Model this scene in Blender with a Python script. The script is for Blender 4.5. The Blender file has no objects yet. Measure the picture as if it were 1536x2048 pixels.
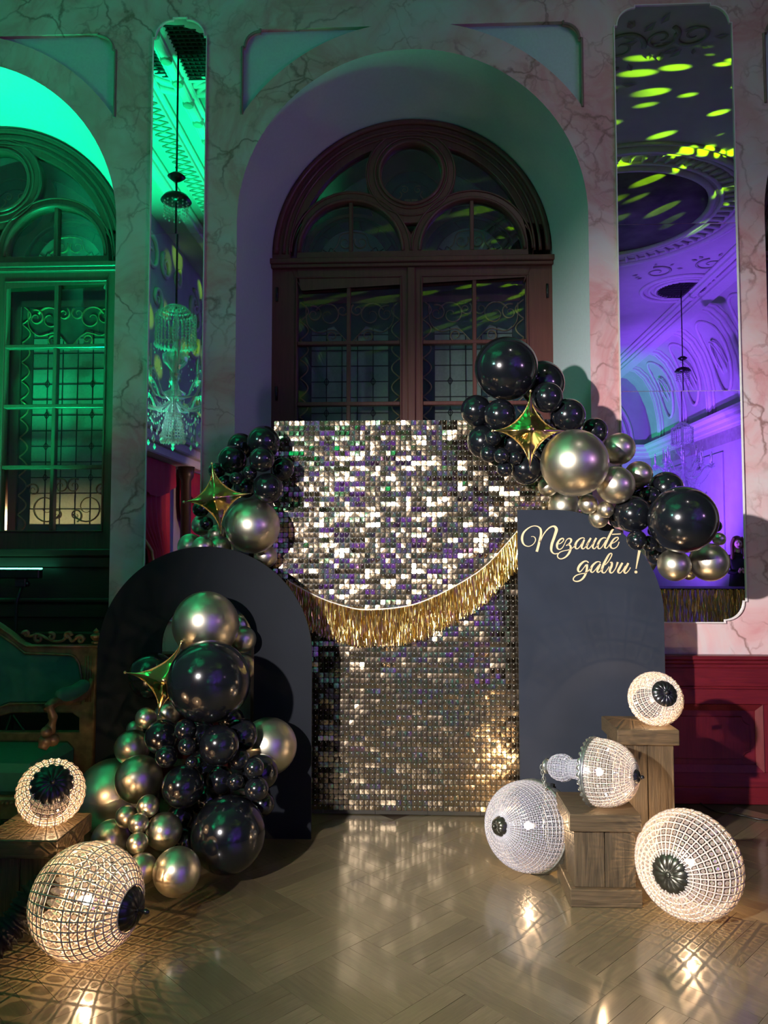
import bpy, math, random
from mathutils import Vector, Matrix, Quaternion
R = math.radians
random.seed(7)
S = bpy.context.scene
COL = S.collection

# ------------------------------------------------------------------ camera
F, CX, CY = 1500.0, 768.0, 1024.0
CAMZ = 1.5
YAW, PITCH = R(2.2), R(3.1)
cam = bpy.data.objects.new('camera', bpy.data.cameras.new('camera'))
COL.objects.link(cam)
cam.location = (0, 0, CAMZ)
cam.rotation_euler = (math.pi/2+PITCH, 0, YAW)
cam.data.sensor_fit = 'HORIZONTAL'
cam.data.sensor_width = 36.0
cam.data.lens = 36.0*F/1536.0
cam.data.clip_start = 0.05
S.camera = cam
CR = cam.rotation_euler.to_matrix()
CL = Vector(cam.location)

def ray(px, py):
    return CR @ Vector(((px-CX)/F, -(py-CY)/F, -1.0))
def at(px, py, Y):            # point seen at a pixel on the plane y = Y
    d = ray(px, py); return CL + d*(Y/d.y)
def pxr(r, Y):                # pixel size at a depth -> metres
    return r*Y/F*1.0
def flr(px, py, z=0.0):
    d = ray(px, py); return CL + d*((z-CAMZ)/d.z)

# ------------------------------------------------------------------ world, exposure
w = bpy.data.worlds.new('world'); S.world = w; w.use_nodes = True
w.node_tree.nodes['Background'].inputs[0].default_value = (0.012, 0.014, 0.016, 1)
w.node_tree.nodes['Background'].inputs[1].default_value = 0.3
S.view_settings.view_transform = 'Standard'
S.view_settings.look = 'None'
S.view_settings.gamma = 1.0
S.view_settings.use_curve_mapping = False
S.view_settings.exposure = 0.0
cy = S.cycles
cy.use_denoising = True
cy.max_bounces = 10; cy.diffuse_bounces = 3; cy.glossy_bounces = 5
cy.transmission_bounces = 4; cy.transparent_max_bounces = 40
cy.sample_clamp_indirect = 4.0
cy.use_light_tree = True

# ------------------------------------------------------------------ lights
def aim(o, tgt):
    o.rotation_euler = (Vector(tgt)-o.location).to_track_quat('-Z', 'Y').to_euler()
def spot(name, loc, tgt, col, power, angle, blend=0.5, rad=0.05):
    l = bpy.data.lights.new(name, 'SPOT'); o = bpy.data.objects.new(name, l); COL.objects.link(o)
    l.color = col; l.energy = power; l.spot_size = R(angle); l.spot_blend = blend; l.shadow_soft_size = rad
    o.location = loc; aim(o, tgt); return o
def area(name, loc, tgt, col, power, sx, sy, spread=180):
    l = bpy.data.lights.new(name, 'AREA'); o = bpy.data.objects.new(name, l); COL.objects.link(o)
    l.shape = 'RECTANGLE'; l.size = sx; l.size_y = sy; l.color = col; l.energy = power; l.spread = R(spread)
    o.location = loc; aim(o, tgt); return o
GREEN = (0.0, 1.0, 0.35); PURPLE = (0.24, 0.06, 1.0)
spot('stage_spotlight', (-1.9, -0.3, 2.3), (1.75, 4.6, 0.72), (1.0, 0.93, 0.91), 2000, 59, 1.0, 0.045)
spot('upper_wall_fill', (1.6, 0.9, 6.9), (1.7, 5.0, 3.0), (1.0, 0.88, 0.84), 60, 56, 1.0, 0.1)  # added neutral fill for the upper wall, not a lamp of the hall
spot('green_wash_ceiling_left', (-2.9, 0.9, 1.0), (-3.6, -0.1, 7.1), GREEN, 4400, 48, 0.7, 0.12)
spot('green_wash_wall', (-4.0, 1.6, 2.0), (-2.6, 4.7, 5.0), GREEN, 85, 74, 1.0, 0.12)
spot('green_wash_far', (2.6, -13.6, 1.0), (5.6, -14.6, 5.4), GREEN, 900, 70, 0.7, 0.1)
spot('purple_wash_side', (3.2, -4.9, 0.9), (7.6, -6.0, 4.8), PURPLE, 2300, 90, 0.7, 0.12)
spot('purple_wash_side_far', (4.2, -8.0, 0.6), (7.6, -11.5, 4.2), PURPLE, 3200, 90, 0.7, 0.12)
spot('purple_wash_window', (5.0, 0.4, 2.6), (-0.8, 5.0, 3.4), (0.78, 0.42, 1.0), 110, 50, 1.0, 0.2)
spot('teal_wash_window', (-3.2, 0.8, 3.0), (1.3, 5.0, 2.6), (0.42, 0.9, 0.86), 260, 40, 1.0, 0.2)
spot('ceiling_bounce_fill', (2.0, -5.0, 1.0), (2.2, -6.0, 7.1), (0.8, 0.8, 1.0), 60, 110, 1.0, 0.2)  # added dim fill bounced off the ceiling, no known fixture there

def gobo(name, loc, tgt, power, angle, scale, seed, thr):
    o = spot(name, loc, tgt, (0.42, 1.0, 0.0), power, angle, 0.15, 0.012)
    l = o.data; l.use_nodes = True; nt = l.node_tree
    em = nt.nodes['Emission']
    tc = nt.nodes.new('ShaderNodeTexCoord')
    sp = nt.nodes.new('ShaderNodeSeparateXYZ'); nt.links.new(tc.outputs['Normal'], sp.inputs[0])
    dx = nt.nodes.new('ShaderNodeMath'); dx.operation = 'DIVIDE'
    dy = nt.nodes.new('ShaderNodeMath'); dy.operation = 'DIVIDE'
    nt.links.new(sp.outputs[0], dx.inputs[0]); nt.links.new(sp.outputs[2], dx.inputs[1])
    nt.links.new(sp.outputs[1], dy.inputs[0]); nt.links.new(sp.outputs[2], dy.inputs[1])
    cb = nt.nodes.new('ShaderNodeCombineXYZ'); nt.links.new(dx.outputs[0], cb.inputs[0]); nt.links.new(dy.outputs[0], cb.inputs[1])
    cb.inputs[2].default_value = seed
    vo = nt.nodes.new('ShaderNodeTexVoronoi'); vo.inputs['Scale'].default_value = scale
    vo.inputs['Randomness'].default_value = 0.8
    nt.links.new(cb.outputs[0], vo.inputs['Vector'])
    mr = nt.nodes.new('ShaderNodeMapRange'); mr.inputs[1].default_value = thr; mr.inputs[2].default_value = thr*0.72
    mr.inputs[3].default_value = 0.0; mr.inputs[4].default_value = 1.0
    nt.links.new(vo.outputs['Distance'], mr.inputs[0])
    nz = nt.nodes.new('ShaderNodeTexNoise'); nz.inputs['Scale'].default_value = 2.4
    nt.links.new(cb.outputs[0], nz.inputs['Vector'])
    m2 = nt.nodes.new('ShaderNodeMapRange'); m2.inputs[1].default_value = 0.36; m2.inputs[2].default_value = 0.44
    nt.links.new(nz.outputs['Fac'], m2.inputs[0])
    mu = nt.nodes.new('ShaderNodeMath'); mu.operation = 'MULTIPLY'
    nt.links.new(mr.outputs[0], mu.inputs[0]); nt.links.new(m2.outputs[0], mu.inputs[1])
    nt.links.new(mu.outputs[0], em.inputs['Strength'])
    return o
gobo('lime_effect_projector', (6.3, 0.9, 5.7), (3.4, -1.2, 7.15), 3200, 75, 13.0, 0.31, 0.38)
gobo('lime_effect_projector', (4.6, -3.2, 5.6), (1.2, -5.6, 7.15), 2800, 50, 14.0, 0.77, 0.38)

# ------------------------------------------------------------------ materials
class NT:
    def __init__(s, name):
        s.m = bpy.data.materials.new(name); s.m.use_nodes = True; s.t = s.m.node_tree
        s.b = s.t.nodes['Principled BSDF']; s.o = s.t.nodes['Material Output']
    def n(s, typ, **k):
        nd = s.t.nodes.new('ShaderNode'+typ)
        for a, v in k.items():
            if a.startswith('i_'):
                key = a[2:].replace('_', ' ')
                nd.inputs[key].default_value = v
            else: setattr(nd, a, v)
        return nd
    def l(s, a, b): s.t.links.new(a, b)
    def ramp(s, fac, stops):
        r = s.t.nodes.new('ShaderNodeValToRGB')
        while len(r.color_ramp.elements) < len(stops): r.color_ramp.elements.new(0.5)
        for e, (p, c) in zip(r.color_ramp.elements, stops):
            e.position = p; e.color = (c[0], c[1], c[2], 1)
        s.l(fac, r.inputs[0]); return r
    def bump(s, h, st, dist=0.01):
        b = s.t.nodes.new('ShaderNodeBump'); b.inputs['Strength'].default_value = st; b.inputs['Distance'].default_value = dist
        s.l(h, b.inputs['Height']); s.l(b.outputs[0], s.b.inputs['Normal']); return b
def simple(name, col, rough=0.5, metal=0.0, spec=0.5, coat=0.0, em=None, ems=0.0, noise=0.0, nscale=20, bump=0.0):
    a = NT(name); b = a.b
    b.inputs['Base Color'].default_value = (*col, 1)
    b.inputs['Roughness'].default_value = rough; b.inputs['Metallic'].default_value = metal
    b.inputs['Specular IOR Level'].default_value = spec
    b.inputs['Coat Weight'].default_value = coat
    b.inputs['Coat Roughness'].default_value = 0.05
    if em: b.inputs['Emission Color'].default_value = (*em, 1); b.inputs['Emission Strength'].default_value = ems
    tc = a.n('TexCoord'); nz = a.n('TexNoise', i_Scale=nscale, i_Detail=4.0)
    a.l(tc.outputs['Object'], nz.inputs['Vector'])
    if noise:
        r = a.ramp(nz.outputs['Fac'], [(0.3, [c*(1-noise) for c in col]), (0.7, [min(1, c*(1+noise)) for c in col])])
        a.l(r.outputs[0], b.inputs['Base Color'])
    if bump: a.bump(nz.outputs['Fac'], bump, 0.005)
    return a.m
def wood(name, c1, c2, rough=0.45, scale=(1, 1, 18), coat=0.0, bump=0.25, obj_rand=False, spec=0.4):
    a = NT(name); tc = a.n('TexCoord'); mp = a.n('Mapping'); mp.inputs['Scale'].default_value = scale
    src = tc.outputs['Object']
    a.l(src, mp.inputs['Vector'])
    nz = a.n('TexNoise', i_Scale=4.0, i_Detail=8.0, i_Distortion=0.8); a.l(mp.outputs[0], nz.inputs['Vector'])
    n2 = a.n('TexNoise', i_Scale=1.6, i_Detail=3.0); a.l(src, n2.inputs['Vector'])
    mx = a.n('Math', operation='MULTIPLY_ADD'); mx.inputs[1].default_value = 0.7
    mb = a.n('Math', operation='MULTIPLY'); mb.inputs[1].default_value = 0.3; a.l(n2.outputs['Fac'], mb.inputs[0])
    a.l(nz.outputs['Fac'], mx.inputs[0]); a.l(mb.outputs[0], mx.inputs[2])
    fac = mx.outputs[0]
    r = a.ramp(fac, [(0.3, c1), (0.7, c2)])
    if obj_rand:
        oi = a.n('ObjectInfo'); hs = a.n('HueSaturation')
        mr = a.n('MapRange'); mr.inputs[3].default_value = 0.82; mr.inputs[4].default_value = 1.15
        a.l(oi.outputs['Random'], mr.inputs[0]); a.l(mr.outputs[0], hs.inputs['Value'])
        a.l(r.outputs[0], hs.inputs['Color']); a.l(hs.outputs[0], a.b.inputs['Base Color'])
    else: a.l(r.outputs[0], a.b.inputs['Base Color'])
    a.b.inputs['Roughness'].default_value = rough; a.b.inputs['Coat Weight'].default_value = coat
    a.b.inputs['Coat Roughness'].default_value = 0.12; a.b.inputs['Specular IOR Level'].default_value = spec
    if bump: a.bump(nz.outputs['Fac'], bump, 0.004)
    return a.m
def marble(name):
    a = NT(name); tc = a.n('TexCoord')
    n0 = a.n('TexNoise', i_Scale=1.7, i_Detail=6.0, i_Roughness=0.6, i_Distortion=1.2); a.l(tc.outputs['Object'], n0.inputs['Vector'])
    base = a.ramp(n0.outputs['Fac'], [(0.32, (0.66, 0.58, 0.57)), (0.5, (0.70, 0.46, 0.46)), (0.62, (0.64, 0.31, 0.31)), (0.8, (0.74, 0.62, 0.62))])
    def vein(sc, seed, wd, dist):
        mp = a.n('Mapping'); mp.inputs['Location'].default_value = (seed, seed*2, seed*3); mp.inputs['Rotation'].default_value = (0.0, 0.5, 0.2)
        a.l(tc.outputs['Object'], mp.inputs[0])
        nd = a.n('TexNoise', i_Scale=sc*1.3, i_Detail=5.0); a.l(mp.outputs[0], nd.inputs['Vector'])
        vm = a.n('VectorMath', operation='MULTIPLY_ADD'); vm.inputs[1].default_value = (dist, dist, dist)
        a.l(nd.outputs['Color'], vm.inputs[0]); a.l(mp.outputs[0], vm.inputs[2])
        vo = a.n('TexVoronoi', feature='DISTANCE_TO_EDGE', i_Scale=sc); a.l(vm.outputs[0], vo.inputs['Vector'])
        mr = a.n('MapRange'); mr.inputs[1].default_value = wd; mr.inputs[2].default_value = 0.0
        a.l(vo.outputs['Distance'], mr.inputs[0])
        gate = a.n('TexNoise', i_Scale=sc*0.9); a.l(mp.outputs[0], gate.inputs['Vector'])
        g = a.n('MapRange'); g.inputs[1].default_value = 0.42; g.inputs[2].default_value = 0.62; a.l(gate.outputs['Fac'], g.inputs[0])
        mu = a.n('Math', operation='MULTIPLY'); a.l(mr.outputs[0], mu.inputs[0]); a.l(g.outputs[0], mu.inputs[1])
        return mu.outputs[0]
    v1 = vein(2.2, 0.0, 0.035, 0.55); v2 = vein(4.5, 3.1, 0.05, 0.3); v3 = vein(1.6, 7.7, 0.16, 0.9)
    def mix(fac, c1, c2, amt):
        m = a.n('Mix', data_type='RGBA'); k = a.n('Math', operation='MULTIPLY'); k.inputs[1].default_value = amt
        a.l(fac, k.inputs[0]); a.l(k.outputs[0], m.inputs[0]); a.l(c1, m.inputs[6]); m.inputs[7].default_value = (*c2, 1)
        return m.outputs[2]
    c = mix(v3, base.outputs[0], (0.58, 0.28, 0.25), 0.55)
    c = mix(v1, c, (0.20, 0.09, 0.07), 0.8)
    c = mix(v2, c, (0.36, 0.16, 0.14), 0.6)
    a.l(c, a.b.inputs['Base Color']); a.b.inputs['Roughness'].default_value = 0.5
    a.b.inputs['Specular IOR Level'].default_value = 0.3
    return a.m
def mirror_mat(name, col=(0.9, 0.92, 0.92), rough=0.0):
    a = NT(name); a.b.inputs['Base Color'].default_value = (*col, 1); a.b.inputs['Metallic'].default_value = 1
    a.b.inputs['Roughness'].default_value = rough; return a.m
def glass_thin(name, refl=0.16, tint=(0.9, 1, 0.97), rough=0.0):
    a = NT(name); a.t.nodes.remove(a.b)
    tr = a.n('BsdfTransparent'); tr.inputs[0].default_value = (*tint, 1)
    gl = a.n('BsdfGlossy'); gl.inputs['Roughness'].default_value = rough
    mx = a.n('MixShader'); mx.inputs[0].default_value = refl
    a.l(tr.outputs[0], mx.inputs[1]); a.l(gl.outputs[0], mx.inputs[2]); a.l(mx.outputs[0], a.o.inputs[0]); return a.m
def crystal_mat(name, tint, transp, diff, diffw=0.35):
    a = NT(name); a.t.nodes.remove(a.b)
    tr = a.n('BsdfTransparent'); tr.inputs[0].default_value = (*tint, 1)
    gl = a.n('BsdfGlossy'); gl.inputs['Roughness'].default_value = 0.12; gl.inputs[0].default_value = (1, 1, 1, 1)
    df = a.n('BsdfDiffuse'); df.inputs[0].default_value = (*diff, 1)
    tl = a.n('BsdfTranslucent'); tl.inputs[0].default_value = (*diff, 1)
    m0 = a.n('MixShader'); m0.inputs[0].default_value = 0.08; a.l(df.outputs[0], m0.inputs[1]); a.l(tl.outputs[0], m0.inputs[2])
    m1 = a.n('MixShader'); m1.inputs[0].default_value = diffw
    a.l(gl.outputs[0], m1.inputs[1]); a.l(m0.outputs[0], m1.inputs[2])
    m2 = a.n('MixShader'); m2.inputs[0].default_value = 1-transp
    a.l(tr.outputs[0], m2.inputs[1]); a.l(m1.outputs[0], m2.inputs[2]); a.l(m2.outputs[0], a.o.inputs[0]); return a.m
def emitter(name, col, st):
    a = NT(name); a.t.nodes.remove(a.b); e = a.n('Emission'); e.inputs[0].default_value = (*col, 1); e.inputs[1].default_value = st
    a.l(e.outputs[0], a.o.inputs[0]); return a.m
def bulb_mat(name, col, st):
    a = NT(name); a.t.nodes.remove(a.b); e = a.n('Emission'); e.inputs[0].default_value = (*col, 1); e.inputs[1].default_value = st
    tr = a.n('BsdfTransparent'); ad = a.n('AddShader'); a.l(e.outputs[0], ad.inputs[0]); a.l(tr.outputs[0], ad.inputs[1])
    a.l(ad.outputs[0], a.o.inputs[0]); return a.m

M = {}
M['marble'] = marble('painted marble')
M['plaster'] = simple('sea green painted plaster', (0.50, 0.60, 0.60), 0.75, noise=0.04, nscale=60, bump=0.15)
M['reveal'] = simple('pale blue reveal paint', (0.56, 0.62, 0.66), 0.7, noise=0.03, nscale=50, bump=0.1)
M['molding'] = simple('rosy brown moulding paint', (0.25, 0.15, 0.14), 0.5, noise=0.1)
M['white_mold'] = simple('worn white moulding paint', (0.75, 0.68, 0.66), 0.5, noise=0.05)
M['win_wood'] = wood('dark brown window wood', (0.11, 0.034, 0.028), (0.17, 0.055, 0.043), 0.38, (14, 14, 1), coat=0.15, bump=0.1)
M['red_wood'] = wood('dark red panel wood', (0.09, 0.005, 0.009), (0.155, 0.011, 0.016), 0.4, (20, 20, 1.5), coat=0.1, bump=0.15)
M['red_wood_h'] = wood('dark red rail wood', (0.085, 0.005, 0.009), (0.15, 0.010, 0.015), 0.4, (1.5, 20, 20), coat=0.1, bump=0.15)
M['dark_wood'] = wood('dark window seat wood', (0.022, 0.014, 0.010), (0.045, 0.024, 0.016), 0.4, (1.5, 20, 20), bump=0.1)
M['plank'] = wood('waxed oak parquet', (0.105, 0.083, 0.045), (0.168, 0.132, 0.075), 0.30, (2.2, 26, 26), coat=0.9, bump=0.06, obj_rand=True, spec=0.5)
M['floor'] = wood('parquet joints', (0.03, 0.02, 0.012), (0.05, 0.032, 0.02), 0.5)
M['glass'] = glass_thin('window glass', 0.14)
M['mirror'] = mirror_mat('silvered mirror')
M['black_balloon'] = simple('black latex', (0.006, 0.007, 0.010), 0.17, 0, 0.65, coat=0.6)
M['gold_balloon'] = simple('champagne chrome latex', (0.74, 0.68, 0.54), 0.34, 1.0, coat=0.3)
M['foil'] = simple('gold foil', (0.95, 0.66, 0.22), 0.13, 1.0)
M['foil_edge'] = simple('crimped gold foil seam', (1.0, 0.74, 0.35), 0.25, 1.0, nscale=250, bump=0.8)
M['tile'] = simple('champagne sequin', (0.64, 0.50, 0.33), 0.19, 1.0, nscale=60, bump=0.1)
M['tile_back'] = simple('sequin panel grid', (0.05, 0.045, 0.035), 0.35)
M['peg'] = simple('clear peg', (0.9, 0.9, 0.85), 0.15, 0.0, coat=1)
M['arch_paint'] = simple('matt black board paint', (0.008, 0.010, 0.015), 0.7, spec=0.2, noise=0.12, nscale=4, bump=0.05)
M['board'] = simple('matt blue black board paint', (0.020, 0.026, 0.040), 0.75, spec=0.2, noise=0.12, nscale=4, bump=0.05)
M['letter'] = simple('cream gold letter face', (0.80, 0.62, 0.36), 0.45)
M['fringe'] = simple('gold metallic fringe', (0.90, 0.68, 0.24), 0.2, 1.0)
M['tape'] = simple('cream garland tape', (0.85, 0.78, 0.65), 0.5)
M['crate'] = wood('weathered plinth wood', (0.024, 0.018, 0.010), (0.115, 0.082, 0.045), 0.5, (24, 24, 1.3), bump=0.5)
M['crate_h'] = wood('weathered plinth cap wood', (0.034, 0.024, 0.013), (0.13, 0.092, 0.05), 0.45, (1.3, 24, 24), bump=0.5)
M['wire'] = simple('cream beaded wire', (0.68, 0.58, 0.51), 0.4, noise=0.12, nscale=300)
M['wire_w'] = simple('white beaded wire', (0.46, 0.46, 0.51), 0.35, noise=0.15, nscale=300)
M['crystal'] = crystal_mat('warm cut crystal', (1, 0.98, 0.96), 0.50, (0.74, 0.67, 0.64), 0.42)
M['crystal_w'] = crystal_mat('white cut crystal', (0.95, 0.96, 1), 0.5, (0.62, 0.62, 0.72), 0.55)
M['crystal_c'] = crystal_mat('chandelier crystal', (0.95, 1, 0.98), 0.5, (0.8, 0.85, 0.85), 0.25)
M['bronze'] = simple('blackened bronze', (0.065, 0.064, 0.068), 0.28, 0.85, noise=0.25, nscale=60)
M['bronze_l'] = simple('olive bronze', (0.10, 0.095, 0.075), 0.3, 0.8, noise=0.25, nscale=60)
M['silver'] = simple('tarnished silver lace', (0.45, 0.47, 0.44), 0.3, 0.9, noise=0.3, nscale=90)
M['bulb'] = bulb_mat('glowing bulb', (1.0, 0.70, 0.42), 40)
M['cord'] = simple('black ruffled cord cover', (0.004, 0.004, 0.004), 0.8)
M['cable'] = simple('black rubber cable', (0.006, 0.006, 0.006), 0.4)
M['gilt'] = simple('worn gilt wood', (0.17, 0.105, 0.045), 0.40, 0.2, noise=0.35, nscale=25, bump=0.2)
M['green_up'] = simple('emerald velvet', (0.02, 0.13, 0.075), 0.8, noise=0.06, nscale=40)
M['came'] = simple('lead came', (0.015, 0.015, 0.014), 0.5, 0.4)
M['stain_clear'] = simple('textured clear stained glass', (0.30, 0.32, 0.30), 0.28, noise=0.12, nscale=60, bump=0.2)
def stained(name, c, tw, nscale):
    m = simple(name, c, 0.28, noise=0.2, nscale=nscale, bump=0.25); nt = m.node_tree
    tl = nt.nodes.new('ShaderNodeBsdfTranslucent'); tl.inputs[0].default_value = (min(1, c[0]*2.2), min(1, c[1]*2.2), min(1, c[2]*2.2), 1)
    mx = nt.nodes.new('ShaderNodeMixShader'); mx.inputs[0].default_value = tw
    nt.links.new(nt.nodes['Principled BSDF'].outputs[0], mx.inputs[1]); nt.links.new(tl.outputs[0], mx.inputs[2]); nt.links.new(mx.outputs[0], nt.nodes['Material Output'].inputs[0]); return m
M['stain_clear'] = stained('textured clear stained glass', (0.32, 0.34, 0.31), 0.35, 70)
M['stain_green'] = simple('dark green stained glass', (0.022, 0.050, 0.040), 0.25, noise=0.3, nscale=25)
M['stain_gold'] = simple('ochre stained glass', (0.34, 0.22, 0.10), 0.3, noise=0.4, nscale=25)
M['ceil'] = simple('painted ceiling plaster', (0.50, 0.50, 0.47), 0.8, noise=0.06, nscale=3)
M['ceil_orn'] = simple('painted ceiling ornament', (0.30, 0.31, 0.26), 0.75, noise=0.15, nscale=8)
M['stucco'] = simple('white stucco moulding', (0.60, 0.59, 0.57), 0.7, noise=0.05)
M['fresco'] = simple('dark ceiling fresco', (0.10, 0.085, 0.085), 0.7, noise=0.7, nscale=2.2)
M['grille'] = simple('dark ceiling grille metal', (0.03, 0.03, 0.03), 0.5, 0.3)
M['gray_wall'] = simple('grey lilac wall plaster', (0.42, 0.41, 0.44), 0.7, noise=0.06, nscale=3)
M['curtain'] = simple('crimson velvet', (0.42, 0.012, 0.03), 0.7, noise=0.1, nscale=10)
M['gold_trim'] = simple('gold curtain trim', (0.7, 0.45, 0.16), 0.4, 0.5)
M['white'] = simple('white candle sleeve', (0.8, 0.8, 0.78), 0.4)
M['skin'] = simple('skin', (0.55, 0.33, 0.25), 0.5)
M['hair'] = simple('brown hair', (0.10, 0.045, 0.022), 0.5)
M['dress'] = simple('black clothes', (0.01, 0.01, 0.012), 0.8)
M['table_top'] = simple('dark table cloth', (0.03, 0.03, 0.03), 0.6)

# ------------------------------------------------------------------ mesh helpers
class MB:
    def __init__(s): s.v = []; s.f = []; s.sm = []
    def add(s, vs, fs, smooth=False):
        o = len(s.v); s.v += [tuple(v) for v in vs]
        s.f += [tuple(i+o for i in f) for f in fs]; s.sm += [smooth]*len(fs); return s
    def box(s, x0, x1, y0, y1, z0, z1, b=0.0):
        if b <= 0:
            vs = [(x, y, z) for z in (z0, z1) for y in (y0, y1) for x in (x0, x1)]
            fs = [(0, 2, 3, 1), (4, 5, 7, 6), (0, 1, 5, 4), (2, 6, 7, 3), (0, 4, 6, 2), (1, 3, 7, 5)]
            return s.add(vs, fs)
        # chamfered box
        c = []
        idx = {}
        for sx in (0, 1):
            for sy in (0, 1):
                for sz in (0, 1):
                    X = (x0, x1)[sx]; Y = (y0, y1)[sy]; Z = (z0, z1)[sz]
                    ix = X+(b if sx == 0 else -b); iy = Y+(b if sy == 0 else -b); iz = Z+(b if sz == 0 else -b)
                    for k, p in enumerate(((X, iy, iz), (ix, Y, iz), (ix, iy, Z))):
                        idx[(sx, sy, sz, k)] = len(c); c.append(p)
        fs = []
        q = lambda a, sgn: fs.append(tuple(a) if sgn else tuple(reversed(a)))
        for sg in (0, 1):
            q([idx[(sg, 0, 0, 0)], idx[(sg, 1, 0, 0)], idx[(sg, 1, 1, 0)], idx[(sg, 0, 1, 0)]], sg)
            q([idx[(0, sg, 0, 1)], idx[(0, sg, 1, 1)], idx[(1, sg, 1, 1)], idx[(1, sg, 0, 1)]], sg)
            q([idx[(0, 0, sg, 2)], idx[(1, 0, sg, 2)], idx[(1, 1, sg, 2)], idx[(0, 1, sg, 2)]], sg)
        for a in (0, 1):
            for bb in (0, 1):
                fs.append((idx[(a, bb, 0, 0)], idx[(a, bb, 1, 0)], idx[(a, bb, 1, 1)], idx[(a, bb, 0, 1)]))
                fs.append((idx[(a, 0, bb, 0)], idx[(a, 1, bb, 0)], idx[(a, 1, bb, 2)], idx[(a, 0, bb, 2)]))
                fs.append((idx[(0, a, bb, 1)], idx[(1, a, bb, 1)], idx[(1, a, bb, 2)], idx[(0, a, bb, 2)]))
        for a in (0, 1):
            for bb in (0, 1):
                for cc in (0, 1): fs.append((idx[(a, bb, cc, 0)], idx[(a, bb, cc, 1)], idx[(a, bb, cc, 2)]))
        return s.add(c, fs)
    def tube(s, pts, rad, sides=8, closed=False, smooth=True, flat=1.0, up=None, caps=True):
        pts = [Vector(p) for p in pts]; n = len(pts)
        if not hasattr(rad, '__len__'): rad = [rad]*n
        vs = []; prev = None
        for i, p in enumerate(pts):
            a = pts[(i-1) % n] if (closed or i > 0) else p
            b = pts[(i+1) % n] if (closed or i < n-1) else p
            t = (b-a); t = t.normalized() if t.length > 1e-9 else Vector((0, 0, 1))
            if up is not None: u = Vector(up)
            elif prev is None: u = Vector((0, 0, 1)) if abs(t.z) < 0.9 else Vector((1, 0, 0))
            else: u = prev
            u = u - t*u.dot(t)
            if u.length < 1e-6: u = t.orthogonal()
            u.normalize(); prev = u; v = t.cross(u)
            for k in range(sides):
                an = 2*math.pi*k/sides
                vs.append(p + (v*math.cos(an) + u*math.sin(an)*flat)*rad[i])
        fs = []
        m = n if closed else n-1
        for i in range(m):
            j = (i+1) % n
            for k in range(sides):
                l = (k+1) % sides
                fs.append((i*sides+k, i*sides+l, j*sides+l, j*sides+k))
        if not closed and caps:
            fs.append(tuple(reversed(range(sides)))); fs.append(tuple((n-1)*sides+k for k in range(sides)))
        return s.add(vs, fs, smooth)
    def lathe(s, prof, n=24, cx=0, cy=0, cz=0, smooth=True, wob=None):
        vs = []
        for i, (r, z) in enumerate(prof):
            for k in range(n):
                a = 2*math.pi*k/n; rr = r*(wob(a, i) if wob else 1)
                vs.append((cx+rr*math.cos(a), cy+rr*math.sin(a), cz+z))
        fs = []
        for i in range(len(prof)-1):
            for k in range(n):
                l = (k+1) % n; fs.append((i*n+k, i*n+l, (i+1)*n+l, (i+1)*n+k))
        if prof[0][0] > 1e-5: fs.append(tuple(reversed(range(n))))
        if prof[-1][0] > 1e-5: fs.append(tuple((len(prof)-1)*n+k for k in range(n)))
        return s.add(vs, fs, smooth)
    def sphere(s, c, r, n=16, m=10, sc=(1, 1, 1), smooth=True):
        c = Vector(c); vs = [c+Vector((0, 0, -r*sc[2]))]
        for i in range(1, m):
            ph = -math.pi/2+math.pi*i/m
            for k in range(n):
                a = 2*math.pi*k/n
                vs.append(c+Vector((r*math.cos(ph)*math.cos(a)*sc[0], r*math.cos(ph)*math.sin(a)*sc[1], r*math.sin(ph)*sc[2])))
        vs.append(c+Vector((0, 0, r*sc[2])))
        fs = [(0, 1+(k+1) % n, 1+k) for k in range(n)]
        for i in range(m-2):
            for k in range(n):
                l = (k+1) % n; fs.append((1+i*n+k, 1+i*n+l, 1+(i+1)*n+l, 1+(i+1)*n+k))
        e = len(vs)-1; b = 1+(m-2)*n
        fs += [(b+k, b+(k+1) % n, e) for k in range(n)]
        return s.add(vs, fs, smooth)
    def xf(s, mat):
        s.v = [tuple(mat @ Vector(v)) for v in s.v]; return s
    def mesh(s, name, mat):
        me = bpy.data.meshes.new(name); me.from_pydata(s.v, [], s.f); me.polygons.foreach_set('use_smooth', s.sm)
        if mat: me.materials.append(mat)
        me.update(); return me

def wm(o):
    m = Matrix.LocRotScale(o.location, o.rotation_euler if o.rotation_mode != 'QUATERNION' else o.rotation_quaternion, o.scale)
    return wm(o.parent) @ o.matrix_parent_inverse @ m if o.parent else m
def link(name, me, parent=None, keep=True):
    o = bpy.data.objects.new(name, me); COL.objects.link(o)
    if parent:
        o.parent = parent
        if keep: o.matrix_parent_inverse = wm(parent).inverted()
    return o
def obj(name, mb, mat, parent=None, keep=True):
    return link(name, mb.mesh(name, mat), parent, keep)
def empty(name, loc=(0, 0, 0)):
    o = bpy.data.objects.new(name, None); o.empty_display_size = 0.1; o.location = loc; COL.objects.link(o); return o
def tag(o, label=None, cat=None, group=None, kind=None):
    if label: o['label'] = label
    if cat: o['category'] = cat
    if group: o['group'] = group
    if kind: o['kind'] = kind
    return o
def thing(name, label, cat, loc=(0, 0, 0), group=None): return tag(empty(name, loc), label, cat, group)
def origin_to(o, c):          # move the origin of a mesh object to a point (mesh in world coordinates)
    c = Vector(c); o.data.transform(Matrix.Translation(-c))
    o.location = Vector(o.location) + c
    return o
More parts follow.
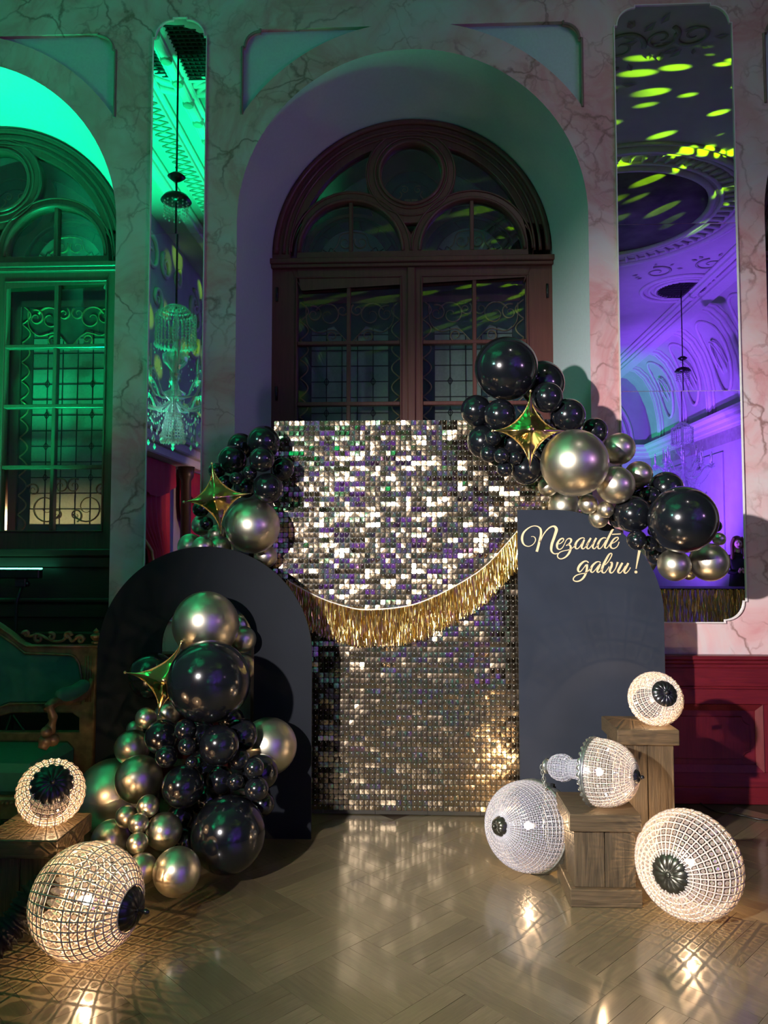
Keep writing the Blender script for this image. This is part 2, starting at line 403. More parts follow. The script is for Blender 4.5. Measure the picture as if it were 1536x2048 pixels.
def plate_mesh(name, loops, y0, y1, mat, bevel=0.0):
    """2D outlines in (x, z) (first loop outer, the others holes) extruded from y0 to y1."""
    cu = bpy.data.curves.new(name, 'CURVE'); cu.dimensions = '2D'; cu.fill_mode = 'BOTH'
    th = abs(y1-y0); cu.extrude = max(th/2-bevel, 0.0001); cu.bevel_depth = bevel; cu.bevel_resolution = 1
    if bevel: cu.offset = -bevel
    for lp in loops:
        sp = cu.splines.new('POLY'); sp.points.add(len(lp)-1)
        for p, q in zip(sp.points, lp): p.co = (q[0], q[1], 0, 1)
        sp.use_cyclic_u = True
    o = bpy.data.objects.new(name, cu); me = bpy.data.meshes.new_from_object(o)
    bpy.data.objects.remove(o); bpy.data.curves.remove(cu)
    yc = (y0+y1)/2
    me.transform(Matrix(((1, 0, 0, 0), (0, 0, -1, yc), (0, 1, 0, 0), (0, 0, 0, 1))))
    me.name = name; me.materials.clear(); me.materials.append(mat); return me
def plate(name, loops, y0, y1, mat, parent=None, bevel=0.0):
    return link(name, plate_mesh(name, loops, y0, y1, mat, bevel), parent)
def arc(cx, cz, r, a0, a1, n=24, rz=None):
    rz = rz or r
    return [(cx+r*math.cos(R(a0+(a1-a0)*i/n)), cz+rz*math.sin(R(a0+(a1-a0)*i/n))) for i in range(n+1)]
def circ(cx, cz, r, n=40): return [(cx+r*math.cos(2*math.pi*i/n), cz+r*math.sin(2*math.pi*i/n)) for i in range(n)]
def catmull(P, k=6):
    out = []; n = len(P)
    for i in range(n-1):
        p0 = P[max(i-1, 0)]; p1 = P[i]; p2 = P[i+1]; p3 = P[min(i+2, n-1)]
        for j in range(k):
            t = j/k; t2 = t*t; t3 = t2*t
            out.append(tuple(0.5*((2*b)+(-a+c)*t+(2*a-5*b+4*c-d)*t2+(-a+3*b-3*c+d)*t3) for a, b, c, d in zip(p0, p1, p2, p3)))
    out.append(tuple(P[-1])); return out
# ================================================================== THE ROOM
W = 4.70                     # front face of the marble wall
YW = 5.28                    # window plane
ZS = at(822, 437, W).z       # spring line of the arches
XL, XR, YB, ZC = -4.35, 7.6, -14.6, 7.15
XC = at(822, 437, W).x
XA = at(-105, 437, W).x
XB = at(1534, 600, W).x + 1.125
RO, RI = 1.125, 0.996

# ---- back wall: plaster ground, marble painted frame in front of it
def arch_outline(cx, r, zb):
    return [(cx-r, zb)] + list(reversed(arc(cx, ZS, r, 0, 180, 48))) + [(cx+r, zb)]
def step_corner(x, z, r, sx, sz, s=0.016, n=8):
    """rounded corner with a small step at each end; sx, sz = outward signs; goes from the z-side to the x-side"""
    c = (x-sx*(r+s), z-sz*(r+s)); out = [(x, z-sz*(r+2*s)), (x-sx*s, z-sz*(r+2*s))]
    for i in range(n+1):
        a = math.pi/2*i/n
        out.append((x-sx*(r+2*s)+sx*(r+s)*math.cos(a), z-sz*(r+2*s)+sz*(r+s)*math.sin(a)))
    out += [(x-sx*(r+2*s), z-sz*s), (x-sx*(r+2*s), z)]
    return out
def spandrel(cx, side, Rr=1.31, hw=1.10, top=1.285):
    pts = []
    a0 = math.degrees(math.acos(hw/Rr)); a1 = math.degrees(math.asin(top/Rr))
    A = arc(cx, ZS, Rr, a0, a1, 20)          # right-hand side
    A = [(p[0], p[1]) for p in A]
    cor = step_corner(cx+hw, ZS+top, 0.085, 1, 1)
    pts = A + list(reversed(cor))
    if side < 0: pts = [(2*cx-x, z) for x, z in pts]
    return pts
holes = []
for cx in (XA, XC, XB): holes.append(arch_outline(cx, RO, 0.02))
sp_list = [(XA, 1), (XC, -1), (XC, 1), (XB, -1), (XA, -1)]
X0w, X1w = XL, XR+0.3
wall = plate('wall_back', [[(X0w-0.3, 0), (X1w, 0), (X1w, ZC+0.3), (X0w-0.3, ZC+0.3)]] + holes + [spandrel(*s) for s in sp_list], W, W+0.03, M['marble'])
tag(wall, 'veined pink and grey painted marble wall around the arched windows', kind='structure')
pl = plate('plaster_panel', [[(X0w-0.3, 0), (X1w, 0), (X1w, ZC+0.3), (X0w-0.3, ZC+0.3)]] + holes, W+0.03, W+0.06, M['plaster'], wall)
tag(pl, 'blue green plaster panels in the arch corners')
for s in sp_list:            # thin moulding along the two straight sides of each corner panel
    o = spandrel(*s); k = 21
    pth = o[k:] + [o[0]]
    mb = MB(); mb.tube([(x, W-0.002, z) for x, z in pth + [o[0]]][:-1], 0.009, 6, smooth=False); obj('molding', mb, M['molding'], wall)
for cx in (XA, XC, XB):      # splayed reveals
    a = arch_outline(cx, RO, 0.0); b = arch_outline(cx, RI+0.004, 0.0); n = len(a)
    mb = MB(); vs = [(x, W, z) for x, z in a] + [(x, YW+0.02, z) for x, z in b]
    mb.add(vs, [(i, i+1, n+i+1, n+i) for i in range(n-1)], True)
    tag(obj('window_reveal', mb, M['reveal'], wall), 'pale smooth splayed reveal')

# ---- windows
def hole_tri(sgn, cxw):
    """curved triangle between oculus, light and rim"""
    C = []
    n = 12
    def isect(c1, r1, c2, r2, pick):
        d = math.hypot(c2[0]-c1[0], c2[1]-c1[1]); a = (r1*r1-r2*r2+d*d)/(2*d); h = math.sqrt(max(r1*r1-a*a, 0))
        ux, uz = (c2[0]-c1[0])/d, (c2[1]-c1[1])/d; px, pz = c1[0]+a*ux, c1[1]+a*uz
        s1 = (px-h*uz, pz+h*ux); s2 = (px+h*uz, pz-h*ux)
        return s1 if pick(s1) > pick(s2) else s2
    O = (0, 0.602); L = (0.436, 0.03); Z = (0, 0)
    p1 = isect(O, 0.324, Z, 0.83, lambda p: p[0]); p2 = isect(O, 0.324, L, 0.44, lambda p: p[1]); p3 = isect(L, 0.44, Z, 0.83, lambda p: p[0])
    def along(c, r, a, b):
        t0 = math.atan2(a[1]-c[1], a[0]-c[0]); t1 = math.atan2(b[1]-c[1], b[0]-c[0])
        if t1-t0 > math.pi: t1 -= 2*math.pi
        if t0-t1 > math.pi: t1 += 2*math.pi
        return [(c[0]+r*math.cos(t0+(t1-t0)*i/n), c[1]+r*math.sin(t0+(t1-t0)*i/n)) for i in range(n)]
    C = along(O, 0.324, p1, p2) + along(L, 0.44, p2, p3) + along(Z, 0.83, p3, p1)
    return [(cxw+sgn*x, ZS+z) for x, z in C]
def light_half(cx, c, r, zb):
    return [(cx+c-r, ZS+zb)] + list(reversed(arc(cx+c, ZS+zb, r, 0, 180, 28)))[1:]
K = 5.28/1500
def window(name, cx, warm=False):
    win = tag(empty(name, (cx, YW, 1.49)), 'tall arched dark wooden window with leaded glass', kind='structure')
    y0, y1 = YW, YW+0.07
    # arched head
    head = [(cx-RI-0.01, ZS-0.03)] + list(reversed(arc(cx, ZS, RI+0.01, 0, 180, 48))) + [(cx+RI+0.01, ZS-0.03)]
    H = [light_half(cx, -0.436, 0.363, 0.03), light_half(cx, 0.436, 0.363, 0.03), circ(cx, ZS+0.602, 0.215), hole_tri(1, cx), hole_tri(-1, cx),
         [(cx-0.05, ZS+0.235), (cx+0.05, ZS+0.235), (cx, ZS+0.15)]]
    tag(plate('arched_head', [head]+H, y0, y1, M['win_wood'], win, bevel=0.006))
    # raised mouldings of the head
    def ring(pts, r, yy, nm='head_molding', closed=False):
        mb = MB(); mb.tube([(x, yy, z) for x, z in pts], r, 8, closed=closed, up=None); obj(nm, mb, M['win_wood'], win)
    ring(arc(cx, ZS, RI-0.02, 1, 179, 60), 0.020, y0-0.004)
    ring(arc(cx, ZS, RI-0.075, 1, 179, 60), 0.012, y0-0.002)
    ring(arc(cx, ZS, RI-0.115, 1, 179, 60), 0.009, y0-0.002)
    for rr, th in ((0.23, 0.014), (0.262, 0.008), (0.315, 0.007)): ring(circ(cx, ZS+0.602, rr, 48), th, y0-0.002, closed=True)
    for c in (-0.436, 0.436):
        for rr, th in ((0.376, 0.013), (0.43, 0.007)): ring(arc(cx+c, ZS+0.03, rr, 0, 180, 40), th, y0-0.002)
        mb = MB(); mb.box(cx+c-0.014, cx+c+0.014, y0+0.005, y1-0.005, ZS+0.03, ZS+0.395, 0.004); obj('muntin', mb, M['win_wood'], win)
    # transom ledge
    mb = MB(); mb.box(cx-RI-0.02, cx+RI+0.02, y0-0.045, y1, ZS-0.068, ZS-0.028, 0.006)
    mb.box(cx-RI-0.01, cx+RI+0.01, y0-0.03, y1, ZS-0.095, ZS-0.068, 0.004); obj('transom', mb, M['win_wood'], win)
    # casements
    top, bot = ZS-47*K, ZS-562*K
    sill = ZS-600*K
    rails = [181, 306, 432]
    fr = [(cx-RI-0.01, sill), (cx+RI+0.01, sill), (cx+RI+0.01, ZS-0.09), (cx-RI-0.01, ZS-0.09)]
    plate('casement_frame', [fr, [(cx-233*K, bot), (cx-23*K, bot), (cx-23*K, top), (cx-233*K, top)], [(cx+23*K, bot), (cx+233*K, bot), (cx+233*K, top), (cx+23*K, top)]], y0+0.004, y1, M['win_wood'], win, bevel=0.005)
    mb = MB(); mb.box(cx-0.028, cx+0.028, y0-0.016, y0+0.01, sill, ZS-0.095, 0.006); obj('mullion', mb, M['win_wood'], win)
    for s in (-1, 1):
        mb = MB()
        for zz in (ZS-0.28, ZS-1.0, ZS-1.75): mb.tube([(cx+s*(RI-0.03), y0-0.004, zz-0.05), (cx+s*(RI-0.03), y0-0.004, zz+0.05)], 0.009, 8)
        obj('hinge', mb, M['bronze'], win)
        u0, u1 = sorted((s*23*K, s*233*K)); um = s*128*K
        # stops around the opening
        mb = MB()
        for (a, b, c, d) in ((u0-0.012, u1+0.012, top, top+0.012), (u0-0.012, u1+0.012, bot-0.012, bot), (u0-0.012, u0, bot, top), (u1, u1+0.012, bot, top)):
            mb.box(cx+a, cx+b, y0-0.008, y0+0.006, c, d, 0.003)
        obj('stop_bead', mb, M['win_wood'], win)
        mb = MB(); mb.box(cx+um-0.014, cx+um+0.014, y0+0.006, y1-0.01, bot, top, 0.004); obj('muntin', mb, M['win_wood'], win)
        ed = [top]+[ZS-r*K for r in rails]+[bot]
        for r in rails:
            mb = MB(); mb.box(cx+u0, cx+u1, y0+0.004, y1-0.012, ZS-r*K-0.014, ZS-r*K+0.014, 0.004); obj('glazing_bar', mb, M['win_wood'], win)
        for i in range(4):
            for (a, b) in ((u0, um), (um, u1)):
                t = random.uniform(-0.004, 0.004); t2 = random.uniform(-0.003, 0.003)
                zt, zb2 = ed[i], ed[i+1]; yy = y0+0.04
                mb = MB(); mb.add([(cx+a, yy, zb2), (cx+b, yy+t*0.3, zb2), (cx+b, yy+t*0.3+t2*0.3, zt), (cx+a, yy+t2*0.3, zt)], [(0, 1, 2, 3)])
                obj('pane', mb, M['glass'], win)
    for s in (-1, 1):
        me = plate_mesh('pane', [light_half(cx, s*0.436, 0.363, 0.03)], y0+0.038, y0+0.0382, M['glass'])
        link('pane', me, win)
        link('pane', plate_mesh('pane', [hole_tri(s, cx)], y0+0.038, y0+0.0382, M['glass']), win)
    link('pane', plate_mesh('pane', [circ(cx, ZS+0.602, 0.215)], y0+0.038, y0+0.0382, M['glass']), win)
    # ---------------- inner leaded glass, 0.2 m behind
    ys = YW+0.24
    def sbox(nm, a, b, c, d, mat, yy=None, t=0.006):
        mb = MB(); mb.box(cx+a, cx+b, (yy or ys), (yy or ys)+t, c, d); return obj(nm, mb, mat, win)
    came = MB()
    def cbar(a, b, c, d): came.box(cx+a, cx+b, ys-0.004, ys+0.008, c, d)
    def ctube(pts, r=0.004, mat=None): came.tube([(cx+x, ys-0.003, z) for x, z in pts], r, 5)
    gold = MB()
    def spiral(x, z, r, turns, sg, start=0, grow=1.0, n=26):
        return [(x+sg*r*(1-0.82*i/n)*math.cos(start+turns*2*math.pi*i/n), z+r*(1-0.82*i/n)*math.sin(start+turns*2*math.pi*i/n)) for i in range(n+1)]
    for s in (-1, 1):
        a0, a1 = (0.075, 0.845)
        if s < 0: a0, a1 = -a1, -a0
        zt, zb = top-0.06, bot-0.02
        mid = (a0+a1)/2
        # dark inner sash
        plate('inner_sash', [[(cx+a0-0.06, zb-0.06), (cx+a1+0.06, zb-0.06), (cx+a1+0.06, zt+0.07), (cx+a0-0.06, zt+0.07)], [(cx+a0, zb), (cx+a1, zb), (cx+a1, zt), (cx+a0, zt)]], ys-0.02, ys+0.03, M['win_wood'], win)
        bw = 0.095
        for (p, q) in ((a0, a0+bw), (a1-bw, a1)):
            tag(sbox('border_glass', p, q, zb, zt, M['stain_green']))
            k = int((zt-zb)/0.145)
            for i in range(k):
                z0 = zb+0.0725+i*0.145
                outer = (p if p == a0 else q); sg = 1 if p == a0 else -1
                gold.tube([(cx+outer+sg*(0.012+0.06*math.sin(math.pi*j/8)), ys-0.006, z0-0.07+0.14*j/8) for j in range(9)], 0.006, 5)
        # top ornament ground and bottom ornament ground
        orn_t = zt-0.34; orn_b = zb+0.36
        sbox('border_glass', a0+bw, a1-bw, zt-0.05, zt, M['stain_gold'])
        sbox('border_glass', a0+bw, a1-bw, zb, zb+0.07, M['stain_green'])
        nc, nr = 5, 14
        cw = (a1-a0-2*bw)/nc; ch = (zt-0.05-zb-0.07)/nr
        for i in range(nc):
            for j in range(nr):
                p = a0+bw+i*cw; q = zb+0.07+j*ch
                mt = M['stain_clear']
                o = sbox('glass_piece', p+0.003, p+cw-0.003, q+0.003, q+ch-0.003, mt, ys+random.uniform(0, 0.003))
        for i in range(nc+1): cbar(a0+bw+i*cw-0.0035, a0+bw+i*cw+0.0035, zb+0.07, zt-0.05)
        for j in range(nr+1): cbar(a0+bw, a1-bw, zb+0.07+j*ch-0.0035, zb+0.07+j*ch+0.0035)
        cbar(a0, a0+0.008, zb, zt); cbar(a1-0.008, a1, zb, zt); cbar(a0, a1, zb, zb+0.008); cbar(a0, a1, zt-0.008, zt)
        for j in range(3, nr-3, 2):     # diamonds on two of the leads
            for i in (1, nc-1):
                x = a0+bw+i*cw; z = zb+0.07+j*ch
                came.tube([(cx+x+dx, ys-0.003, z+dz) for dx, dz in ((0.018, 0), (0, 0.032), (-0.018, 0), (0, -0.032))], 0.004, 4, closed=True)
        # scrollwork
        for sg in (-1, 1):
            for (dx, dz, rr, st) in ((0.16, -0.14, 0.10, 0.4), (0.055, -0.10, 0.05, 2.2), (0.27, -0.13, 0.065, 1.2), (0.13, -0.30, 0.05, 4.0)):
                pts = spiral(mid+sg*dx, zt+dz, rr, 1.35, sg, st)
                gold.tube([(cx+x, ys-0.008, z) for x, z in pts], [0.004+0.013*(1-i/len(pts)) for i in range(len(pts))], 6, flat=0.4)
            pts = [(mid+sg*x, zt+z) for x, z in ((0.33, -0.06), (0.32, -0.2), (0.24, -0.27), (0.12, -0.25), (0.03, -0.33), (0.0, -0.38))]
            gold.tube([(cx+x, ys-0.01, z) for x, z in catmull(pts, 5)], 0.010, 6, flat=0.4)
            for (dx, dz, rr, st) in ((0.16, 0.20, 0.12, 3.6), (0.26, 0.33, 0.05, 0.5), (0.05, 0.36, 0.06, 1.0), (0.07, 0.14, 0.05, 5.0)):
                pts = spiral(mid+sg*dx, zb+dz, rr, 1.4, sg, st)
                gold.tube([(cx+x, ys-0.008, z) for x, z in pts], [0.004+0.012*(1-i/len(pts)) for i in range(len(pts))], 6, flat=0.4)
        # green field behind the top scrolls
        shp = [(mid-0.36, zt-0.05)] + [(mid+x, zt+z) for x, z in ((-0.35, -0.17), (-0.25, -0.26), (-0.12, -0.22), (-0.05, -0.30), (0, -0.36), (0.05, -0.30), (0.12, -0.22), (0.25, -0.26), (0.35, -0.17), (0.36, -0.05))]
        shp = [(cx+x, z) if abs(x) < 5 else (x, z) for x, z in [(p[0], p[1]) for p in shp]]
        tag(plate('ornament_glass', [shp], ys-0.005, ys+0.001, M['stain_green'], win))
        # arched light
        c = s*0.436
        me = plate('arch_glass', [light_half(cx, c, 0.36, 0.03)], ys+0.002, ys+0.008, M['stain_green'], win)
        plate('arch_glass', [light_half(cx, c, 0.262, 0.03)], ys-0.004, ys+0.002, M['stain_clear'], win)
        for rr in (0.355, 0.33, 0.262): came.tube([(x, ys-0.006, z) for x, z in arc(cx+c, ZS+0.03, rr, 0, 180, 30)], 0.004, 5)
        for t in range(20, 180, 28): came.tube([(cx+c+0.262*math.cos(R(t)), ys-0.006, ZS+0.03+0.262*math.sin(R(t))), (cx+c+0.33*math.cos(R(t+6)), ys-0.006, ZS+0.03+0.33*math.sin(R(t+6)))], 0.004, 5)
        for sg in (-1, 1):
            pts = spiral(c+sg*0.06, ZS+0.19, 0.055, 1.3, sg, 2.6); gold.tube([(cx+x, ys-0.008, z) for x, z in pts], [0.004+0.014*(1-i/len(pts)) for i in range(len(pts))], 6, flat=0.4)
            pts = catmull([(c+sg*x, ZS+z) for x, z in ((0.0, 0.27), (0.09, 0.25), (0.12, 0.17), (0.15, 0.13), (0.10, 0.09), (0.02, 0.12))], 5)
            gold.tube([(cx+x, ys-0.008, z) for x, z in pts], 0.011, 6, flat=0.4)
            pts = catmull([(c+sg*x, ZS+z) for x, z in ((0.13, 0.12), (0.17, 0.15), (0.19, 0.12), (0.23, 0.14))], 4)
            came.tube([(cx+x, ys-0.007, z) for x, z in pts], 0.004, 5)
            pts = catmull([(c+sg*x, ZS+z) for x, z in ((0.10, 0.09), (0.06, 0.075), (0.05, 0.035))], 4)
            came.tube([(cx+x, ys-0.007, z) for x, z in pts], 0.004, 5)
        plate('corner_glass', [hole_tri(s, cx)], ys+0.002, ys+0.008, M['stain_clear'], win)
    # armorial roundel: green ground, ring, shield with two supporters
    plate('roundel_glass', [circ(cx, ZS+0.50, 0.24)], ys+0.002, ys+0.008, M['stain_green'], win)
    came.tube([(x, ys-0.004, z) for x, z in circ(cx, ZS+0.49, 0.165, 40)], 0.005, 5, closed=True)
    rc = ZS+0.49
    sh = [(cx-0.05, rc+0.03), (cx+0.05, rc+0.03), (cx+0.05, rc-0.04), (cx, rc-0.085), (cx-0.05, rc-0.04)]
    plate('shield', [sh], ys-0.004, ys+0.002, M['stain_gold'], win)
    came.tube([(cx-0.05, ys-0.006, rc-0.02), (cx+0.05, ys-0.006, rc-0.02)], 0.003, 4); came.tube([(cx, ys-0.006, rc+0.03), (cx, ys-0.006, rc-0.08)], 0.003, 4)
    for sg in (-1, 1):
        pts = catmull([(cx+sg*x, rc+z) for x, z in ((0.13, -0.10), (0.11, -0.05), (0.115, 0.0), (0.09, 0.03), (0.07, 0.06), (0.085, 0.085))], 4)
        gold.tube([(x, ys-0.006, z) for x, z in pts], 0.010, 6, flat=0.4)
        gold.tube([(cx+sg*0.11, ys-0.006, rc-0.02), (cx+sg*0.06, ys-0.006, rc+0.01)], 0.007, 5); gold.tube([(cx+sg*0.10, ys-0.006, rc-0.06), (cx+sg*0.06, ys-0.006, rc-0.10)], 0.007, 5)
        pts = spiral(cx+sg*0.05, rc+0.10, 0.032, 1.2, sg, 1); gold.tube([(x, ys-0.006, z) for x, z in pts], 0.006, 5, flat=0.5)
    gold.tube([(cx-0.08, ys-0.006, rc-0.12), (cx-0.03, ys-0.006, rc-0.135), (cx+0.03, ys-0.006, rc-0.135), (cx+0.08, ys-0.006, rc-0.12)], 0.006, 5)
    # inner frame around the roundel, lights and triangles
    head2 = [(cx-RI, ZS-0.03)] + list(reversed(arc(cx, ZS, RI, 0, 180, 40))) + [(cx+RI, ZS-0.03)]
    plate('inner_head', [head2, light_half(cx, -0.436, 0.355, 0.03), light_half(cx, 0.436, 0.355, 0.03), circ(cx, ZS+0.50, 0.235), [(x, z-0.06) for x, z in hole_tri(1, cx)], [(x, z-0.06) for x, z in hole_tri(-1, cx)]], ys-0.02, ys+0.03, M['win_wood'], win)
    tag(obj('lead_came', came, M['came'], win), kind='stuff')
    tag(obj('gold_scrollwork', gold, M['stain_gold'], win), kind='stuff')
    # casing between the two glazings
    n = 49; a = arch_outline(cx, RI, sill); mb = MB(); m = len(a)
    mb.add([(x, y1, z) for x, z in a]+[(x, ys+0.03, z) for x, z in a], [(i, i+1, m+i+1, m+i) for i in range(m-1)], True); obj('casing', mb, M['win_wood'], win)
    mb = MB(); mb.box(cx-RI, cx+RI, y1, ys+0.05, sill-0.02, sill+0.04); obj('inner_sill', mb, M['win_wood'], win)
    mb = MB(); mb.box(cx-RI-0.02, cx+RI+0.02, YW+0.30, YW+0.9, sill, ZS+RI); 
    return win
window('window_1', XA, True); window('window_2', XC); window('window_3', XB)
# night outside: dark masonry far behind the glass
mb = MB(); mb.box(XL-3, XR+3, 9.0, 9.2, -1, 9); tag(obj('wall_outside', mb, M['came']), 'dark wall outside across the street', kind='structure')
for (x, z, e) in ((XA+0.35, 1.60, 13), (XC, 1.2, 2)):
    l = bpy.data.lights.new('street_light', 'AREA'); o = bpy.data.objects.new('street_light', l); COL.objects.link(o)
    l.size = 0.7; l.size_y = 0.12; l.spread = R(80); l.shape = 'RECTANGLE'; l.energy = e; l.color = (1.0, 0.66, 0.32); o.location = (x, 5.80, z); aim(o, (x, 5.5, z+0.1))

# ---- window seats / sills under the windows
SILL = ZS-600*K
def seat_panel(nm, cx, lab):
    t = tag(empty(nm, (cx, 5.0, 0)), lab, kind='structure')
    mb = MB(); mb.box(cx-RO+0.005, cx+RO-0.005, 4.98, YW+0.3, 0.0, SILL-0.13); obj('panel', mb, M['dark_wood'], t)
    mb = MB(); mb.box(cx-RO+0.01, cx+RO-0.01, 4.93, YW+0.04, SILL-0.05, SILL, 0.008); obj('sill', mb, M['dark_wood'], t)
    mb = MB(); mb.box(cx-RO+0.01, cx+RO-0.01, 4.95, YW, SILL-0.13, SILL-0.05, 0.01); obj('sill_molding', mb, M['dark_wood'], t)
    mb = MB(); mb.box(cx-RO+0.01, cx+RO-0.01, 4.94, 4.985, SILL-0.36, SILL-0.33, 0.008); obj('rail', mb, M['dark_wood'], t)
    mb = MB(); mb.box(cx-RO+0.01, cx+RO-0.01, 4.955, 4.985, SILL-0.46, SILL-0.37, 0.006); obj('rail', mb, M['dark_wood'], t)
    for k in range(3):
        x0 = cx-0.98+k*0.67; mb = MB(); mb.box(x0, x0+0.6, 4.96, 4.985, 0.2, SILL-0.55, 0.015); obj('raised_panel', mb, M['dark_wood'], t)
    return t
seat_panel('trim_1', XA, 'dark panelled wooden breast below the green lit window')
seat_panel('trim_2', XC, 'dark panelled wooden breast hidden behind the sequin wall')
seat_panel('trim_3', XB, 'dark panelled wooden breast below the right window')

# ---- wainscot between the windows
ZW = at(1450, 1311, W-0.06).z
def wainscot(nm, x0, x1, lab):
    t = tag(empty(nm, ((x0+x1)/2, W, 0)), lab, kind='structure')
    B = W-0.045
    mb = MB(); mb.box(x0, x1, B, W+0.02, 0.0, ZW-0.03); obj('backing', mb, M['red_wood'], t)
    mb = MB(); mb.box(x0-0.01, x1+0.01, B-0.045, W, ZW-0.025, ZW, 0.006); mb.box(x0, x1, B-0.03, W, ZW-0.05, ZW-0.025, 0.006); mb.box(x0, x1, B-0.018, W, ZW-0.075, ZW-0.05, 0.004); obj('cap_molding', mb, M['red_wood_h'], t)
    mb = MB(); mb.box(x0, x1, B-0.018, B, ZW-0.185, ZW-0.075, 0.003); obj('frieze', mb, M['red_wood_h'], t)
    mb = MB(); mb.box(x0, x1, B-0.026, B, ZW-0.20, ZW-0.185, 0.004); obj('bead', mb, M['red_wood_h'], t)
    mb = MB(); mb.box(x0, x1, B-0.016, B, ZW-0.29, ZW-0.20, 0.002); obj('rail', mb, M['red_wood_h'], t)
    mb = MB(); mb.box(x0, x1, B-0.016, B, 0.10, 0.19, 0.002); obj('rail', mb, M['red_wood_h'], t)
    mb = MB(); mb.box(x0, x1, B-0.022, B, 0.0, 0.10, 0.004); obj('skirting', mb, M['red_wood_h'], t)
    for (a, b) in ((x0, x0+0.13), (x1-0.12, x1)):
        mb = MB(); mb.box(a, b, B-0.017, B, 0.19, ZW-0.29, 0.003); obj('stile', mb, M['red_wood'], t)
    a, b, c, d = x0+0.13, x1-0.12, 0.19, ZW-0.29
    # picture-frame moulding with mitred corners and raised field
    o_ = [(a, c), (b, c), (b, d), (a, d)]; i_ = [(a+0.04, c+0.04), (b-0.04, c+0.04), (b-0.04, d-0.04), (a+0.04, d-0.04)]
    mb = MB(); mb.add([(x, B-0.026, z) for x, z in o_]+[(x, B-0.006, z) for x, z in i_], [(k, (k+1) % 4, 4+(k+1) % 4, 4+k) for k in range(4)]); obj('panel_molding', mb, M['red_wood'], t)
    a, b, c, d = a+0.075, b-0.075, c+0.075, d-0.075
    if b-a > 0.15:
        ol = []
        for (x, z, sx, sz) in ((b, d, 1, 1), (a, d, -1, 1), (a, c, -1, -1), (b, c, 1, -1)):
            cc = [(x, z-sz*0.04)] + [(x-sx*0.04+sx*0.04*(1-math.sin(R(q))), z-sz*0.04*math.cos(R(q))+0) for q in ()]
            q = [(x-sx*0.045*math.sin(R(t)), z-sz*0.045*math.cos(R(t))) for t in (0, 22, 45, 68, 90)]
            if sx*sz < 0: q.reverse()
            ol += q
        plate('raised_field', [ol], B-0.014, B, M['red_wood'], t, bevel=0.004)
    return t
wainscot('trim_4', XC+RO+0.004, XB-RO-0.004, 'dark red panelled wainscot under the right mirror')
wainscot('trim_5', XA+RO+0.004, XC-RO-0.004, 'dark red panelled wainscot behind the left arch board')

# ---- wall mirrors, three sheets each, with a thin frame
def wall_mirror(label, x0, x1, z0, z1, seams):
    t = thing('wall_mirror', label, 'mirror', ((x0+x1)/2, W, z0))
    r = 0.10
    def outline(g):
        a0, a1, b0, b1 = x0-g, x1+g, z0-g, z1+g
        o = step_corner(a1, b1, r, 1, 1) + list(reversed(step_corner(a0, b1, r, -1, 1))) + step_corner(a0, b0, r, -1, -1) + list(reversed(step_corner(a1, b0, r, 1, -1)))
        return o
    plate('mirror_frame', [outline(0.006), outline(0.0)], W-0.02, W, M['white_mold'], t)
    ol = outline(0.0); cuts = [z0-1]+list(seams)+[z1+1]
    for i in range(3):
        lo, hi = cuts[i]+0.0015, cuts[i+1]-0.0015
        pts = []
        n = len(ol)
        for k in range(n):       # clip the outline to the band lo..hi
            p, q = ol[k], ol[(k+1) % n]
            ip = lo <= p[1] <= hi
            if ip: pts.append(p)
            for zz in sorted((lo, hi), key=lambda v: abs(v-p[1])):
                if (p[1]-zz)*(q[1]-zz) < 0:
                    u = (zz-p[1])/(q[1]-p[1]); pts.append((p[0]+u*(q[0]-p[0]), zz))
        me = plate_mesh('mirror_pane', [pts], -0.003, 0.003, M['mirror'])
        zc = (max(lo, z0)+min(hi, z1))/2; xc = (x0+x1)/2
        me.transform(Matrix.Translation((-xc, 0, -zc)))
        o = link('mirror_pane', me, t, False); o.matrix_parent_inverse = wm(t).inverted()
        o.location = (xc, W-0.008, zc); o.rotation_euler = (R((0.12, -0.05, 0.1)[i]), 0, R((0.05, -0.05, 0.08)[i]))
    return t
zb = at(1400, 1244, W).z
wall_mirror('narrow tall wall mirror left of the middle window, reflecting a chandelier', at(305, 300, W).x, at(411, 300, W).x, zb, at(350, 40, W).z, (at(350, 793, W).z, at(350, 469, W).z))
wall_mirror('wide tall wall mirror right of the middle window, reflecting the purple vault', at(1232, 300, W).x, at(1467, 300, W).x, zb, at(1350, 13, W).z, (at(1350, 783, W).z, at(1350, 449, W).z))

# ---- floor: dark base with herringbone planks
mb = MB(); mb.box(XL, XR, YB, YW+0.3, -0.06, -0.0025); fl = tag(obj('floor', mb, M['floor']), 'herringbone parquet floor, waxed and scuffed', kind='structure')
PW, PL = 0.084, 0.42          # basket weave: squares of five planks, turned 45 degrees
pm = MB(); g = 0.0007; pm.box(-PL/2+g, PL/2-g, -PW/2+g, PW/2-g, -0.02, 0.0)
pmesh = pm.mesh('plank', M['plank'])
planks = []
A45 = R(-43.5); e1 = Vector((math.cos(A45), math.sin(A45))); e2 = Vector((-math.sin(A45), math.cos(A45))); O2 = Vector((-0.784, 2.977))
for i in range(-26, 27):
    for j in range(-26, 27):
        for k in range(5):
            if (i+j) % 2: c2 = O2+e1*(i+0.5)*PL+e2*(j*PL+(k+0.5)*PW); rot = -43.5
            else: c2 = O2+e2*(j+0.5)*PL+e1*(i*PL+(k+0.5)*PW); rot = 46.5
            if XL+0.3 < c2.x < XR-0.3 and 0.2 < c2.y < W-0.25: planks.append((c2.x, c2.y, rot))
